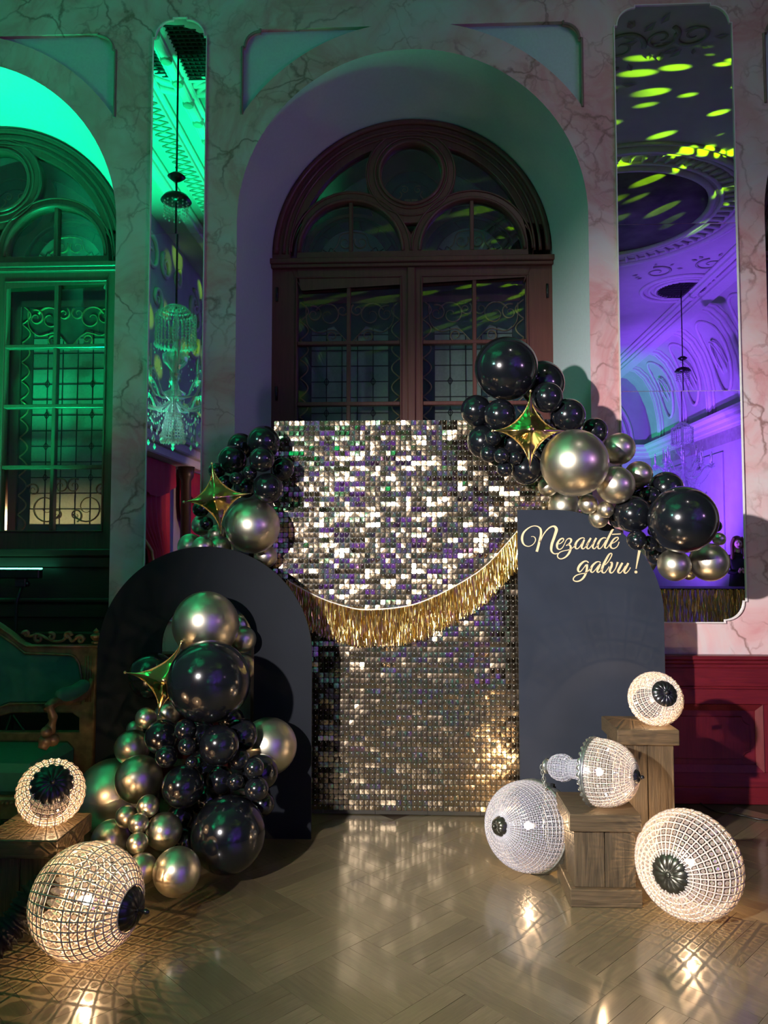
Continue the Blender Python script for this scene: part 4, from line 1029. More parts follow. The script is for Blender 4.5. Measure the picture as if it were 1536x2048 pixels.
# ================================================================== BOARDS
def arcpx(cx, cy, r, a0, a1, Y, n=40):
    return [(lambda p: (p.x, p.z))(at(cx+r*math.cos(R(a0+(a1-a0)*i/n)), cy-r*math.sin(R(a0+(a1-a0)*i/n)), Y)) for i in range(n+1)]
YL = 4.0
lb = thing('arch_board', 'low blue black arch board with arched cutout standing left of the sequin wall', 'board', (at(410, 1310, YL).x, YL, 0))
ca = at(408, 1310, YL); ra = pxr(217, YL); ch_ = at(415, 1292, YL); rh = pxr(94, YL)
out = [(ca.x-ra, 0.0)] + list(reversed(arc(ca.x, ca.z, ra, 0, 180, 60))) + [(ca.x+ra, 0.0)]
hol = [(ch_.x-rh, 0.12)] + list(reversed(arc(ch_.x, ch_.z, rh, 0, 180, 40))) + [(ch_.x+rh, 0.12)]
plate('panel', [out, hol], YL, YL+0.018, M['arch_paint'], lb)
for x in (ca.x-ra+0.05, ca.x+ra-0.07):
    mb = MB(); mb.box(x, x+0.02, YL+0.018, YL+0.14, 0, 0.03); mb.add([(x, YL+0.018, 0), (x+0.02, YL+0.018, 0), (x, YL+0.018, 0.3), (x+0.02, YL+0.018, 0.3), (x, YL+0.13, 0), (x+0.02, YL+0.13, 0)], [(0, 2, 3, 1), (0, 4, 2), (1, 3, 5), (2, 4, 5, 3)]); obj('foot', mb, M['board'], lb)
YR = 4.2
sb = thing('welcome_board', 'tall blue black board with rounded shoulder and gold script lettering', 'board', (at(1185, 1300, YR).x, YR, 0))
pl0 = at(1035, 1020, YR); pl1 = at(1044, 1600, YR); pr = at(1328, 1230, YR)
c0 = at(1112, 1230, YR)
rx = pr.x-c0.x; rz = pl0.z-c0.z
out = [(pl0.x, 0.0), (pl0.x, pl0.z)] + list(reversed(arc(c0.x, c0.z, rx, 0, 90, 40, rz))) + [(pr.x, 0.0)]
plate('panel', [out], YR, YR+0.018, M['board'], sb)
for x in (pl0.x+0.06, pr.x-0.08):
    mb = MB(); mb.add([(x, YR+0.018, 0), (x+0.02, YR+0.018, 0), (x, YR+0.018, 0.4), (x+0.02, YR+0.018, 0.4), (x, YR+0.15, 0), (x+0.02, YR+0.15, 0)], [(0, 2, 3, 1), (0, 4, 2), (1, 3, 5), (2, 4, 5, 3), (0, 1, 5, 4)]); obj('foot', mb, M['board'], sb)
A_, B_, C_ = (1035, 1040, 13.96), (1110, 1040, 10.97), (1140, 1090, 10.24)
LET = [
 ('N', A_, [[(380,465,12),(440,460,14),(490,500,22),(500,570,22),(460,650,18),(390,710,18),(300,735,20),(210,710,28),(150,640,45),(125,540,58),(135,440,55),(180,340,45),(270,250,32),(380,185,24),(490,165,24),(580,190,30),(640,250,48),(655,330,55),(650,420,52),(620,540,54),(600,640,60),(570,760,62),(535,885,66)],
            [(620,620,26),(660,530,28),(720,410,26),(800,300,28),(890,215,34),(990,175,42),(1055,200,64),(1085,270,76),(1060,370,72),(1010,520,68),(960,660,66),(940,780,62),(945,860,50),(985,920,34),(1050,945,26),(1125,930,30)]]),
 ('e', A_, [[(1150,672,18),(1220,640,20),(1280,575,22),(1282,525,26),(1240,515,34),(1160,570,44),(1105,680,58),(1110,780,42),(1170,822,26),(1250,775,20),(1310,670,16),(1345,590,17)]]),
 ('z', A_, [[(1345,590,17),(1390,535,24),(1450,515,34),(1495,550,50),(1480,620,42),(1420,680,32),(1355,715,24)],
            [(1400,695,30),(1460,705,42),(1485,770,52),(1460,870,55),(1410,960,48),(1330,1040,36),(1220,1085,28),(1140,1060,26),(1115,990,28),(1170,910,24),(1280,862,20),(1400,840,20),(1480,810,18)]]),
 ('a', B_, [[(350,632,14),(400,600,13),(440,545,14)],[(650,412,16),(610,390,20),(540,415,28),(470,485,40),(442,565,44),(455,622,28),(495,628,20),(545,580,16),(600,485,16)],[(642,430,34),(605,520,40),(582,590,38),(600,630,26),(640,620,18),(690,560,14),(735,490,14)]]),
 ('u', B_, [[(785,395,36),(735,480,40),(695,570,40),(705,622,26),(745,625,18),(800,560,14),(850,480,14)],[(905,395,36),(860,480,40),(825,570,40),(835,620,26),(872,625,18),(920,570,14),(950,530,14)]]),
 ('d', B_, [[(1120,400,16),(1065,390,22),(1000,430,34),(950,510,42),(937,590,36),(962,630,22),(1010,610,16),(1070,525,14),(1115,440,14)],[(1268,195,42),(1210,310,42),(1150,430,42),(1102,540,42),(1092,600,32),(1122,620,20),(1160,590,14),(1200,530,14)]]),
 ('e_macron', B_, [[(1250,515,14),(1330,470,16),(1385,410,20),(1370,380,22),(1310,400,26),(1250,470,36),(1215,550,42),(1230,605,30),(1280,625,20),(1340,600,16),(1380,550,16),(1405,480,18)],[(1250,315,22),(1440,305,22)]]),
 ('g', C_, [[(375,365,22),(350,335,20),(290,335,28),(210,400,42),(165,480,42),(170,535,32),(210,545,20),(270,480,16),(325,405,20)],[(345,395,40),(345,480,40),(325,570,38),(280,660,36),(210,725,28),(130,745,22),(70,720,20),(75,670,20),(130,620,18),(220,590,16),(320,570,15),(400,500,14),(430,460,14)]]),
 ('a', C_, [[(625,365,20),(590,340,18),(530,355,26),(460,420,38),(425,500,42),(430,548,28),(470,555,18),(530,490,14),(585,415,16)],[(620,385,34),(580,470,38),(555,530,36),(575,560,22),(610,540,14),(660,480,14)]]),
 ('l', C_, [[(715,410,15),(780,340,16),(835,250,18),(855,190,20),(830,170,20),(790,205,32),(730,310,40),(672,430,44),(650,520,40),(670,565,26),(712,565,18),(760,505,14),(800,440,14)]]),
 ('v', C_, [[(820,360,16),(855,362,34),(850,430,40),(815,510,42),(825,565,28),(870,562,18),(930,480,16),(960,400,28),(975,350,36)]]),
 ('u', C_, [[(1072,365,36),(1030,440,40),(985,530,40),(995,570,26),(1035,567,18),(1085,510,14),(1130,430,14)],[(1192,370,36),(1150,450,40),(1110,530,38),(1125,575,26),(1160,565,18),(1210,510,14),(1235,460,16)]]),
 ('mark', C_, [[(1420,112,48),(1400,220,40),(1375,350,28),(1350,490,14)]])]
def board_pt(px, py): p = at(px, py, YR); return (p.x, p.z)
for nm, (ox, oy, sc), strokes in LET:
    mb = MB()
    for st in strokes:
        P = catmull([(ox+x/sc, oy+y/sc, wd/sc) for x, y, wd in st], 5)
        Q = [board_pt(p[0], p[1]) for p in P]; L = []; Rr_ = []
        for i, (q, p) in enumerate(zip(Q, P)):
            a, b = Q[max(i-1, 0)], Q[min(i+1, len(Q)-1)]; dx, dz = b[0]-a[0], b[1]-a[1]; d = math.hypot(dx, dz) or 1
            hw = pxr(p[2]/2*1.04, YR); L.append((q[0]-dz/d*hw, q[1]+dx/d*hw)); Rr_.append((q[0]+dz/d*hw, q[1]-dx/d*hw))
        n = len(L); y0, y1 = YR-0.004, YR
        vs = [(x, y0, z) for x, z in L]+[(x, y0, z) for x, z in Rr_]+[(x, y1, z) for x, z in L]+[(x, y1, z) for x, z in Rr_]
        fs = []
        for i in range(n-1): fs += [(i, i+1, n+i+1, n+i), (i, 2*n+i, 2*n+i+1, i+1), (n+i, n+i+1, 3*n+i+1, 3*n+i)]
        fs += [(0, n, 3*n, 2*n), (n-1, 3*n-1, 4*n-1, 2*n-1)]
        mb.add(vs, fs)
    if nm == 'mark':
        q = board_pt(1140+1347/10.24, 1090+553/10.24); mb2 = plate_mesh('dot', [circ(q[0], q[1], pxr(2.8, YR), 16)], YR-0.004, YR, M['letter']); link('letter', mb2, sb)
    obj('letter', mb, M['letter'], sb)

# ================================================================== BALLOONS
def balloon_mesh(r, col, knot=True):
    mb = MB(); n, m = 40, 28; prof = []
    for i in range(m+1):
        a = -math.pi/2+math.pi*i/m
        z = r*math.sin(a)*1.04; rr = r*math.cos(a)*(1.0 if z > 0 else 1.0-0.05*(z/r)**2)
        prof.append((max(rr, 0), z))
    mb.lathe(prof[1:-1], n); 
    b = MB()
    b.lathe([(0.0, -r*1.045)]+prof[1:-1]+[(0.0, r*1.04)], n)
    if knot: b.lathe([(0.0, -r*1.02), (r*0.03, -r*1.06), (r*0.055, -r*1.09), (r*0.03, -r*1.11), (r*0.07, -r*1.15), (0.0, -r*1.14)], 10)
    return b.mesh('balloon', col)
BM = {}
BL = [
 # px, py, r, colour, depth, label, squash
 ('R', 1013,738,64,'k',4.05,'largest glossy black balloon at the very top of the right cluster'),
 ('R', 1084,768,46,'k',4.27,'black balloon half hidden behind the topmost large black balloon'),
 ('R', 1095,795,31,'k',4.00,'black balloon just right of the upper tip of the right gold star'),
 ('R', 953,822,32,'k',4.12,'leftmost black balloon of the right cluster, above the sequins'),
 ('R', 1000,830,32,'k',3.99,'black balloon under the topmost large one, left of the star tip'),
 ('R', 1136,832,35,'k',4.02,'black balloon right of the right star, above the big champagne balloon'),
 ('R', 1189,862,26,'k',4.22,'dark balloon peeking between the right star group and the champagne balloons'),
 ('R', 968,884,34,'k',4.12,'black balloon left of the right star, touching the sequin wall'),
 ('R', 986,876,16,'k',3.99,'small black balloon by the left tip of the right star'),
 ('R', 978,907,18,'k',4.01,'small black balloon under the left tip of the right star'),
 ('R', 1003,911,16,'k',3.95,'small black balloon in the row below the right star, middle one'),
 ('R', 1030,915,15,'k',3.97,'small black balloon beside the lower tip of the right star'),
 ('R', 1009,938,16,'k',3.99,'lowest small black balloon of the upper right cluster'),
 ('R', 1053,938,32,'k',4.05,'black balloon behind the lower tip of the right gold star'),
 ('R', 1026,888,26,'k',4.12,'black balloon hidden behind the left arm of the right star'),
 ('R', 1090,900,24,'k',4.15,'black balloon hidden between the right star and the big champagne balloon'),
 ('R', 1060,850,30,'k',4.18,'black balloon directly behind the right gold star'),
 ('R', 1149,926,68,'g',3.95,'largest champagne chrome balloon on the right, beside the star'),
 ('R', 1238,898,32,'g',4.16,'champagne balloon at upper right of the largest champagne balloon'),
 ('R', 1277,949,27,'g',4.20,'champagne balloon at the left edge of the mirror, highest against it'),
 ('R', 1231,970,38,'g',4.05,'champagne balloon right below the largest one on the right'),
 ('R', 1096,973,20,'g',4.22,'small champagne balloon tucked behind the lower left of the largest one'),
 ('R', 1128,1012,31,'g',4.32,'champagne balloon rising behind the top edge of the lettered board'),
 ('R', 1176,1008,20,'g',4.08,'small champagne balloon above the script, left of three'),
 ('R', 1211,1019,17,'g',4.02,'small champagne balloon above the script, right of three'),
 ('R', 1197,1036,20,'g',4.08,'small champagne balloon above the script, lowest of three'),
 ('R', 1332,976,33,'k',4.22,'black balloon just behind the top of the huge right black balloon'),
 ('R', 1299,992,20,'k',4.16,'small black balloon left of the huge right black balloon'),
 ('R', 1268,985,22,'k',4.24,'dark balloon between champagne balloons and the huge black one'),
 ('R', 1265,1028,37,'k',4.05,'black balloon over the rounded shoulder of the lettered board'),
 ('R', 1365,1039,67,'k',3.95,'huge black balloon in front of the wide mirror'),
 ('R', 1274,1080,20,'k',4.03,'small black balloon to the right of the script word end'),
 ('R', 1298,1087,16,'k',4.04,'tiny black balloon under the huge right black balloon'),
 ('R', 1313,1106,22,'k',4.18,'partly deflated black balloon at the board shoulder'),
 ('R', 1348,1130,32,'g',4.10,'champagne balloon under the huge right black balloon, left of two'),
 ('R', 1418,1124,38,'g',4.10,'champagne balloon at the far lower right end of the cluster'),
 ('R', 1438,1078,13,'g',4.12,'tiny champagne balloon on the right edge of the huge black balloon'),
 ('R', 1378,1146,14,'g',4.22,'tiny champagne balloon squeezed between the lowest two champagne balloons'),
 ('R', 1430,1052,13,'k',4.16,'tiny black balloon behind the right edge of the huge black balloon'),
 ('R', 1327,1082,24,'k',4.20,'dark balloon hidden under the left side of the huge black balloon'),
 ('L', 527,885,34,'k',4.20,'topmost black balloon of the left cluster at the sequin wall corner'),
 ('L', 481,893,27,'k',4.36,'black balloon behind the top of the left cluster, at its upper left'),
 ('L', 465,920,29,'k',4.22,'black balloon above the left gold star'),
 ('L', 524,919,26,'k',4.08,'black balloon in the centre of the left cluster'),
 ('L', 566,937,23,'k',4.24,'black balloon at the right side of the left cluster over the sequins'),
 ('L', 499,946,15.5,'k',4.08,'small black balloon in the left cluster, upper of two small ones'),
 ('L', 472,957,14,'k',4.08,'small black balloon in the left cluster, lower of two small ones'),
 ('L', 536,976,31,'k',4.12,'black balloon resting on the large champagne balloon at left'),
 ('L', 434,942,17,'k',4.30,'black balloon behind the upper tip of the left gold star'),
 ('L', 450,966,17,'k',4.26,'small black balloon behind the right arm of the left star'),
 ('L', 490,974,23,'k',4.24,'dark balloon in the hollow of the left cluster'),
 ('L', 505,1052,56,'g',4.20,'large champagne balloon rising behind the low arch board'),
 ('L', 404,1050,21,'g',4.38,'champagne balloon lit green, left of the lower tip of the left star'),
 ('L', 413,1047,14,'k',4.24,'tiny black balloon below the left gold star'),
 ('L', 380,1092,25,'g',4.26,'leftmost champagne balloon peeking over the low arch board'),
 ('L', 406,1094,22,'g',4.22,'second champagne balloon peeking over the low arch board'),
 ('L', 434,1068,19,'g',4.30,'champagne balloon right behind the lower tip of the left star'),
 ('L', 437,1097,26,'g',4.25,'champagne balloon peeking over the top of the low arch board, third from left'),
 ('L', 531,1112,24,'g',4.30,'dark champagne balloon behind the right shoulder of the low arch board'),
 ('L', 402,1018,17,'k',4.32,'black balloon behind the lower left edge of the left star'),
 ('F', 412,1250,67,'g',3.75,'large champagne balloon crowning the standing column of balloons'),
 ('F', 487,1279,26,'g',3.90,'champagne balloon in the arch cutout, right of the crowning balloon'),
 ('F', 482,1250,22,'g',4.06,'champagne balloon deep in the arch cutout'),
 ('F', 487,1335,26,'g',4.10,'champagne balloon at the right edge of the arch cutout'),
 ('F', 418,1363,83,'k',3.60,'huge black balloon in the middle of the left column'),
 ('F', 305,1352,47,'k',3.86,'large dark balloon behind the lower gold star'),
 ('F', 292,1436,21,'g',3.62,'small champagne balloon below the lower gold star'),
 ('F', 335,1427,25,'g',3.80,'champagne balloon lit green behind the lower tip of the lower star'),
 ('F', 270,1458,17,'g',3.86,'champagne balloon peeking above the left side of the column'),
 ('F', 265,1495,35,'g',3.74,'champagne balloon on the left side of the column, upper one'),
 ('F', 278,1558,47,'g',3.58,'champagne balloon with pale stripes on the left side of the column'),
 ('F', 227,1592,74,'g',3.90,'giant champagne balloon lit green behind the left plinth'),
 ('F', 325,1474,35,'k',3.60,'black balloon under the left side of the huge black balloon'),
 ('F', 371,1460,22,'k',3.48,'small black balloon right under the huge one, upper'),
 ('F', 374,1492,18,'k',3.44,'small black balloon second below the huge one'),
 ('F', 333,1513,22,'k',3.44,'small black balloon left in the black bunch'),
 ('F', 438,1490,40,'k',3.50,'round black balloon in the centre of the black bunch'),
 ('F', 383,1524,12,'k',3.42,'tiny black balloon in the centre of the column'),
 ('F', 482,1470,33,'k',3.68,'black balloon right below the huge one'),
 ('F', 536,1493,57,'g',3.80,'large champagne balloon on the right side of the column'),
 ('F', 479,1519,21,'k',3.55,'small black balloon, upper left of three at the right side'),
 ('F', 508,1536,20,'k',3.44,'small black balloon, middle one at the right side'),
 ('F', 520,1545,36,'k',3.66,'black balloon behind the small ones at the right side'),
 ('F', 513,1578,24,'k',3.44,'small black balloon, lower one at the right side'),
 ('F', 471,1563,17,'k',3.50,'tiny black balloon left of the small ones at the right side'),
 ('F', 440,1560,28,'k',3.62,'dark balloon in the middle hollow of the column'),
 ('F', 366,1573,42,'k',3.46,'black balloon above the little champagne bunch'),
 ('F', 525,1608,24,'k',3.64,'black balloon behind the right shoulder of the giant floor balloon'),
 ('F', 457,1668,74,'k',3.46,'giant black balloon standing on the floor'),
 ('F', 296,1612,22,'g',3.36,'little champagne balloon, top one of four'),
 ('F', 253,1633,22,'g',3.40,'little champagne balloon, left one of four'),
 ('F', 277,1647,20,'g',3.30,'little champagne balloon, middle one of four'),
 ('F', 275,1686,21,'g',3.24,'little champagne balloon, bottom one of four'),
 ('F', 328,1662,36,'g',3.37,'champagne balloon between the little ones and the giant black one'),
 ('F', 222,1678,38,'g',3.44,'champagne balloon beside the left plinth'),
 ('F', 354,1743,47,'g',3.16,'champagne balloon lowest on the floor in front'),
 ('F', 284,1737,30,'g',3.22,'champagne balloon right behind the large beaded globe'),
 ('F', 360,1634,27,'k',3.56,'dark balloon behind the champagne one near the floor'),
 ('F', 370,1682,26,'k',3.52,'dark balloon at floor level behind the lowest champagne balloons'),
 ('F', 415,1600,34,'k',3.70,'dark balloon in the lower hollow of the column'),
 ('F', 398,1470,34,'k',3.80,'added dark filler balloon behind the small ones under the huge black balloon'),  # filler put in to keep the gaps of the column black
 ('F', 405,1535,36,'k',3.78,'added dark filler balloon deep in the centre of the column'),  # also added, blackens the core where the red wainscot showed through
 ('F', 462,1440,26,'k',3.82,'added dark filler balloon behind the huge black one at its lower right'),  # added filler, keeps this gap black
 ('R', 1233,1040,15,'k',4.10,'tiny added black balloon standing in for shadow beside the three small champagne balloons'),  # black shape put in where the gap holds only shadow
 ('F', 88,1748,25,'g',3.02,'greenish balloon squeezed between the left plinth and the beaded globe'),
]
GN = {'R': 'balloons of the right hanging cluster', 'L': 'balloons of the left hanging cluster', 'F': 'balloons of the standing left column'}
BL = [list(b) for b in BL]
def lims(b):
    g_, px, py, r = b[0], b[1], b[2], b[3]; rr = pxr(r, b[5])
    if 'cutout' in b[6]: return b[5], b[5]
    if g_ == 'R':
        if 'top edge of the lettered board' in b[6]: return 4.28, 4.30
        hi = (4.36 if px-r < 1178 else 4.68)-rr
        if 1035 < px+r and px-r < 1320 and py+r > 1035: hi = min(hi, 4.19-rr)
        return 3.70, hi
    if g_ == 'L':
        hi = (4.36 if px+r > 548 else 4.68)-rr; lo = 3.9
        if py+r > 1092: lo = 4.02+rr
        return min(lo, hi), hi
    if 'behind the left plinth' in b[6]: return 3.8, 3.98-rr
    return 2.9, 3.985-rr
for it in range(160):
    for b in BL:
        lo, hi = lims(b); b[5] = min(max(b[5], lo), hi)
    for i in range(len(BL)):
        for j in range(i+1, len(BL)):
            a_, c_ = BL[i], BL[j]
            if a_[0] != c_[0]: continue
            if abs(a_[1]-c_[1]) > a_[3]+c_[3] or abs(a_[2]-c_[2]) > a_[3]+c_[3]: continue
            pa, pc = at(a_[1], a_[2], a_[5]), at(c_[1], c_[2], c_[5]); ra, rc = pxr(a_[3], a_[5]), pxr(c_[3], c_[5])
            d = (pa-pc).length; need = (ra+rc)*0.97-d
            if need > 0.001:
                sgn = 1 if a_[5] <= c_[5] else -1
                wa, wc = rc/(ra+rc), ra/(ra+rc)
                a_[5] -= sgn*need*0.5*wa; c_[5] += sgn*need*0.5*wc
for b in BL: lo, hi = lims(b); b[5] = min(max(b[5], lo), hi)
rnd = random.Random(4)
ctr = {'R': at(1190, 960, 4.25), 'L': at(480, 980, 4.4), 'F': at(400, 1540, 3.9)}
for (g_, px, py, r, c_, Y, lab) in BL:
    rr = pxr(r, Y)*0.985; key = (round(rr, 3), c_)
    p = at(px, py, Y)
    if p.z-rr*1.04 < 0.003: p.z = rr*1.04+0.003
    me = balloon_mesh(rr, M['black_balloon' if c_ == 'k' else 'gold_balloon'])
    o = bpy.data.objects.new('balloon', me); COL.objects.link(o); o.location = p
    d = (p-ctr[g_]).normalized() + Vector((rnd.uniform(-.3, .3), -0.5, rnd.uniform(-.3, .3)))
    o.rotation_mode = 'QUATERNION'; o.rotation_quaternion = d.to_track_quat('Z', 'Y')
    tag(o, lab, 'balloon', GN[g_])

# ---- four pointed foil stars
def star(tips, Y, label, tilt=0.0):
    T = [at(x, y, Y) for x, y in tips]      # right, top, left, bottom
    c = (T[0]+T[1]+T[2]+T[3])/4; n, m = 96, 16
    mb = MB(); fx_ = 0.56
    def bnd(a):
        ca_, sa = abs(math.cos(a)), abs(math.sin(a)); return (ca_**fx_+sa**fx_)**(-1/fx_)
    rnd = random.Random(int(tips[0][0]))
    wr_ = [rnd.uniform(-1, 1) for _ in range(n)]
    ax = (T[0]-T[2])/2; az = (T[1]-T[3])/2; cc = (T[0]+T[2])/2*0.5+(T[1]+T[3])/2*0.5
    ap = [T[0]-cc, T[1]-cc, T[2]-cc, T[3]-cc]
    S0 = (ax.length+az.length)/2
    def pos(rho, a, side):
        b = bnd(a)*rho; x, z = b*math.cos(a), b*math.sin(a)
        vx = ap[0] if x >= 0 else -ap[2]; vz = ap[1] if z >= 0 else -ap[3]
        loc = min(1.0, bnd(a)); d2 = x*x+z*z; hgt = S0*(1-rho**2.2)**0.55*(0.055+0.25*math.exp(-d2/0.075))
        return cc+vx*x+vz*z+Vector((0, side*hgt, 0))
    for side in (-1, 1):
        vs = [pos(0, 0, side)]; 
        for i in range(1, m+1):
            rho = math.sin(math.pi/2*i/m)
            for k in range(n):
                a = 2*math.pi*k/n; p = pos(rho, a, side)
                p.y += side*0.0035*wr_[k]*(rho**6); vs.append(p)
        fs = [(0, 1+k, 1+(k+1) % n) for k in range(n)]
        for i in range(m-1):
            for k in range(n): l = (k+1) % n; fs.append((1+i*n+k, 1+(i+1)*n+k, 1+(i+1)*n+l, 1+i*n+l))
        if side > 0: fs = [tuple(reversed(f)) for f in fs]
        mb.add(vs, fs, True)
    t = thing('star_balloon', label, 'balloon', tuple(cc), 'gold foil star balloons')
    obj('foil_body', mb, M['foil'], t)
    mb = MB(); vs = []
    for k in range(n*2):
        a = 2*math.pi*k/(n*2)
        for s in (0.985, 1.0):
            p = pos(1.0, a, 0); d = (p-cc); out_ = d.normalized()*(0.007 if s == 1.0 else -0.002)
            vs.append(p+out_+Vector((0, 0.0015*(1 if k % 2 else -1), 0)))
    N2 = n*2; mb.add(vs, [(2*k, 2*k+1, 2*((k+1) % N2)+1, 2*((k+1) % N2)) for k in range(N2)]); obj('seam', mb, M['foil_edge'], t)
    for q in (T[1], T[2]):
        mb = MB(); mb.sphere(q, 0.008, 8, 6); obj('tip_tab', mb, M['foil_edge'], t)
star([(1131, 862), (1061, 782), (985, 861), (1060, 941)], 3.86, 'gold four pointed foil star among the right cluster')
star([(500, 987), (424, 927), (368, 1004), (442, 1068)], 4.02, 'gold four pointed foil star over the left cluster, by the narrow mirror')
star([(402, 1378), (364, 1283), (250, 1345), (316, 1431)], 3.66, 'gold foil star half behind the huge black balloon of the column')

# ================================================================== FRINGE GARLAND
fg = thing('fringe_garland', 'gold tinsel fringe garland sagging across the sequin wall', 'garland', tuple(at(800, 1200, 4.3)))
top = catmull([(575, 1160), (587, 1169), (641, 1197), (692, 1214), (730, 1220), (794, 1216), (845, 1204), (912, 1172), (973, 1131), (1034, 1064), (1050, 1044)], 10)
T3 = [at(x, y, 4.345) for x, y in top]
mb = MB(); vs = []
for p in T3: vs += [p+Vector((0, 0, 0.006)), p-Vector((0, 0, 0.006)), p+Vector((0, 0.003, 0.006)), p+Vector((0, 0.003, -0.006))]
mb.add(vs, [(4*i, 4*i+1, 4*i+5, 4*i+4) for i in range(len(T3)-1)]+[(4*i+2, 4*i+6, 4*i+7, 4*i+3) for i in range(len(T3)-1)]+[(4*i, 4*i+4, 4*i+6, 4*i+2) for i in range(len(T3)-1)]); obj('tape', mb, M['tape'], fg)
mb = MB(); rnd = random.Random(8); NS = 2100
for k in range(NS):
    u = k/NS*(len(T3)-1); i = int(u); p = T3[i].lerp(T3[min(i+1, len(T3)-1)], u-i)
    L = 0.205*rnd.uniform(0.86, 1.06); y = p.y-0.002-rnd.uniform(0, 0.022); w_ = 0.0013; n = 6; pts = []; x = p.x; ph = rnd.uniform(0, 6)
    for j in range(n+1):
        v = j/n; xx = x+rnd.gauss(0, 0.0022)*v+0.003*math.sin(ph+v*3); yy = y-0.012*v*v+rnd.gauss(0, 0.002)*v; tw = rnd.uniform(-1.2, 1.2)
        pts += [(xx-w_*math.cos(tw), yy-w_*math.sin(tw), p.z-L*v), (xx+w_*math.cos(tw), yy+w_*math.sin(tw), p.z-L*v)]
    mb.add(pts, [(2*j, 2*j+1, 2*j+3, 2*j+2) for j in range(n)])
tag(obj('tinsel', mb, M['fringe'], fg), kind='stuff')
# ================================================================== PLINTHS
def plinth(label, x0, x1, y0, y1, h):
    t = thing('plinth', label, 'plinth', ((x0+x1)/2, (y0+y1)/2, 0), 'weathered wooden plinths')
    cap = 0.072; ins = 0.022
    mb = MB(); mb.box(x0, x1, y0, y1, h-cap, h, 0.004); obj('cap', mb, M['crate_h'], t)
    xm = (x0+x1)/2; ym = (y0+y1)/2; a, b, c, d = x0+ins, x1-ins, y0+ins, y1-ins
    zt, zb = h-cap, 0.075
    mb = MB(); mb.box(a+0.012, b-0.012, c+0.012, d-0.012, 0.005, zt); obj('core', mb, M['dark_wood'], t)
    def brd(u0, u1, v0, v1): mb = MB(); mb.box(u0, u1, v0, v1, zb, zt, 0.002); obj('board', mb, M['crate'], t)
    g = 0.0015
    brd(a, xm-g, c, c+0.012); brd(xm+g, b, c, c+0.012); brd(a, xm-g, d-0.012, d); brd(xm+g, b, d-0.012, d)
    brd(a, a+0.012, c+0.013, ym-g); brd(a, a+0.012, ym+g, d-0.013); brd(b-0.012, b, c+0.013, ym-g); brd(b-0.012, b, ym+g, d-0.013)
    mb = MB(); mb.box(x0, x1, y0, y1, 0.0, zb, 0.004); obj('base', mb, M['crate_h'], t)
    return t
fxr = at(115, 1674, 2.92).x
plinth('left plinth carrying the round beaded lamp with the scalloped cap', fxr-0.315, fxr, 2.92, 3.235, 0.385)
a_, b_ = at(1139, 1613, 3.29).x, at(1283, 1613, 3.29).x
plinth('low plinth on the right, under the lying beaded lamp', a_, b_, 3.29, 3.60, 0.385)
a_, b_ = at(1255, 1468, 3.46).x, at(1386, 1468, 3.46).x
plinth('tall plinth on the right, behind the low one', a_, b_, 3.63, 3.935, 0.665)

# ================================================================== BEADED LAMPS
gm = MB(); n8 = 8; sq8 = [(0.5, 0.22), (0.22, 0.5), (-0.22, 0.5), (-0.5, 0.22), (-0.5, -0.22), (-0.22, -0.5), (0.22, -0.5), (0.5, -0.22)]
gm.add([(x, y, 0) for x, y in sq8]+[(x*0.55, y*0.55, 0.30) for x, y in sq8]+[(x*0.55, y*0.55, -0.30) for x, y in sq8],
       [(i, (i+1) % 8, 8+(i+1) % 8, 8+i) for i in range(8)]+[tuple(range(8, 16))]+[((i+1) % 8, i, 16+i, 16+(i+1) % 8) for i in range(8)]+[tuple(reversed(range(16, 24)))])
GEM = {}
def gem_mesh(mat):
    if mat not in GEM: GEM[mat] = gm.mesh('crystal', M[mat])
    return GEM[mat]
def petal_cap(R0, hgt, npet, mat, flat=0.25):
    """scalloped metal flower cap, axis +Z, centre at the origin, rim at z = -hgt"""
    mb = MB(); n = npet*10; prof = [(0.12, 0.0), (0.17, 0.02), (0.20, -0.06), (0.30, -0.02), (0.48, -0.03), (0.66, -0.14), (0.82, -0.38), (0.93, -0.70), (1.0, -1.0)]
    vs = []
    for i, (r, z) in enumerate(prof):
        f = i/(len(prof)-1)
        for k in range(n):
            a = 2*math.pi*k/n; s = abs(math.sin(a*npet/2))**0.55
            rr = R0*r*(1+0.10*max(0, f-0.6)/0.4*(s-0.6)); zz = hgt*z+R0*0.05*(s-0.5)*math.sin(min(1, f*1.15)*math.pi)
            if i == len(prof)-1: rr *= 1+0.012*math.cos(a*npet*5)
            vs.append((rr*math.cos(a), rr*math.sin(a), zz))
    m = len(prof); fs = [(i*n+k, (i+1)*n+k, (i+1)*n+(k+1) % n, i*n+(k+1) % n) for i in range(m-1) for k in range(n)]
    mb.add(vs, fs, True)
    mb.lathe([(0.13*R0, -0.02*R0), (0.14*R0, 0.035*R0), (0.08*R0, 0.07*R0), (0.0, 0.075*R0)], 16)
    return mb
def view_axis(c, dx, dy):
    """unit axis whose tip appears dx right and dy up of the centre (fractions), pointing to the viewer's side"""
    v = (CL-Vector(c)).normalized(); r_ = Vector((0, 0, 1)).cross(v).normalized(); u_ = v.cross(r_)
    return r_*dx+u_*dy+v*math.sqrt(max(0.0, 1-dx*dx-dy*dy))
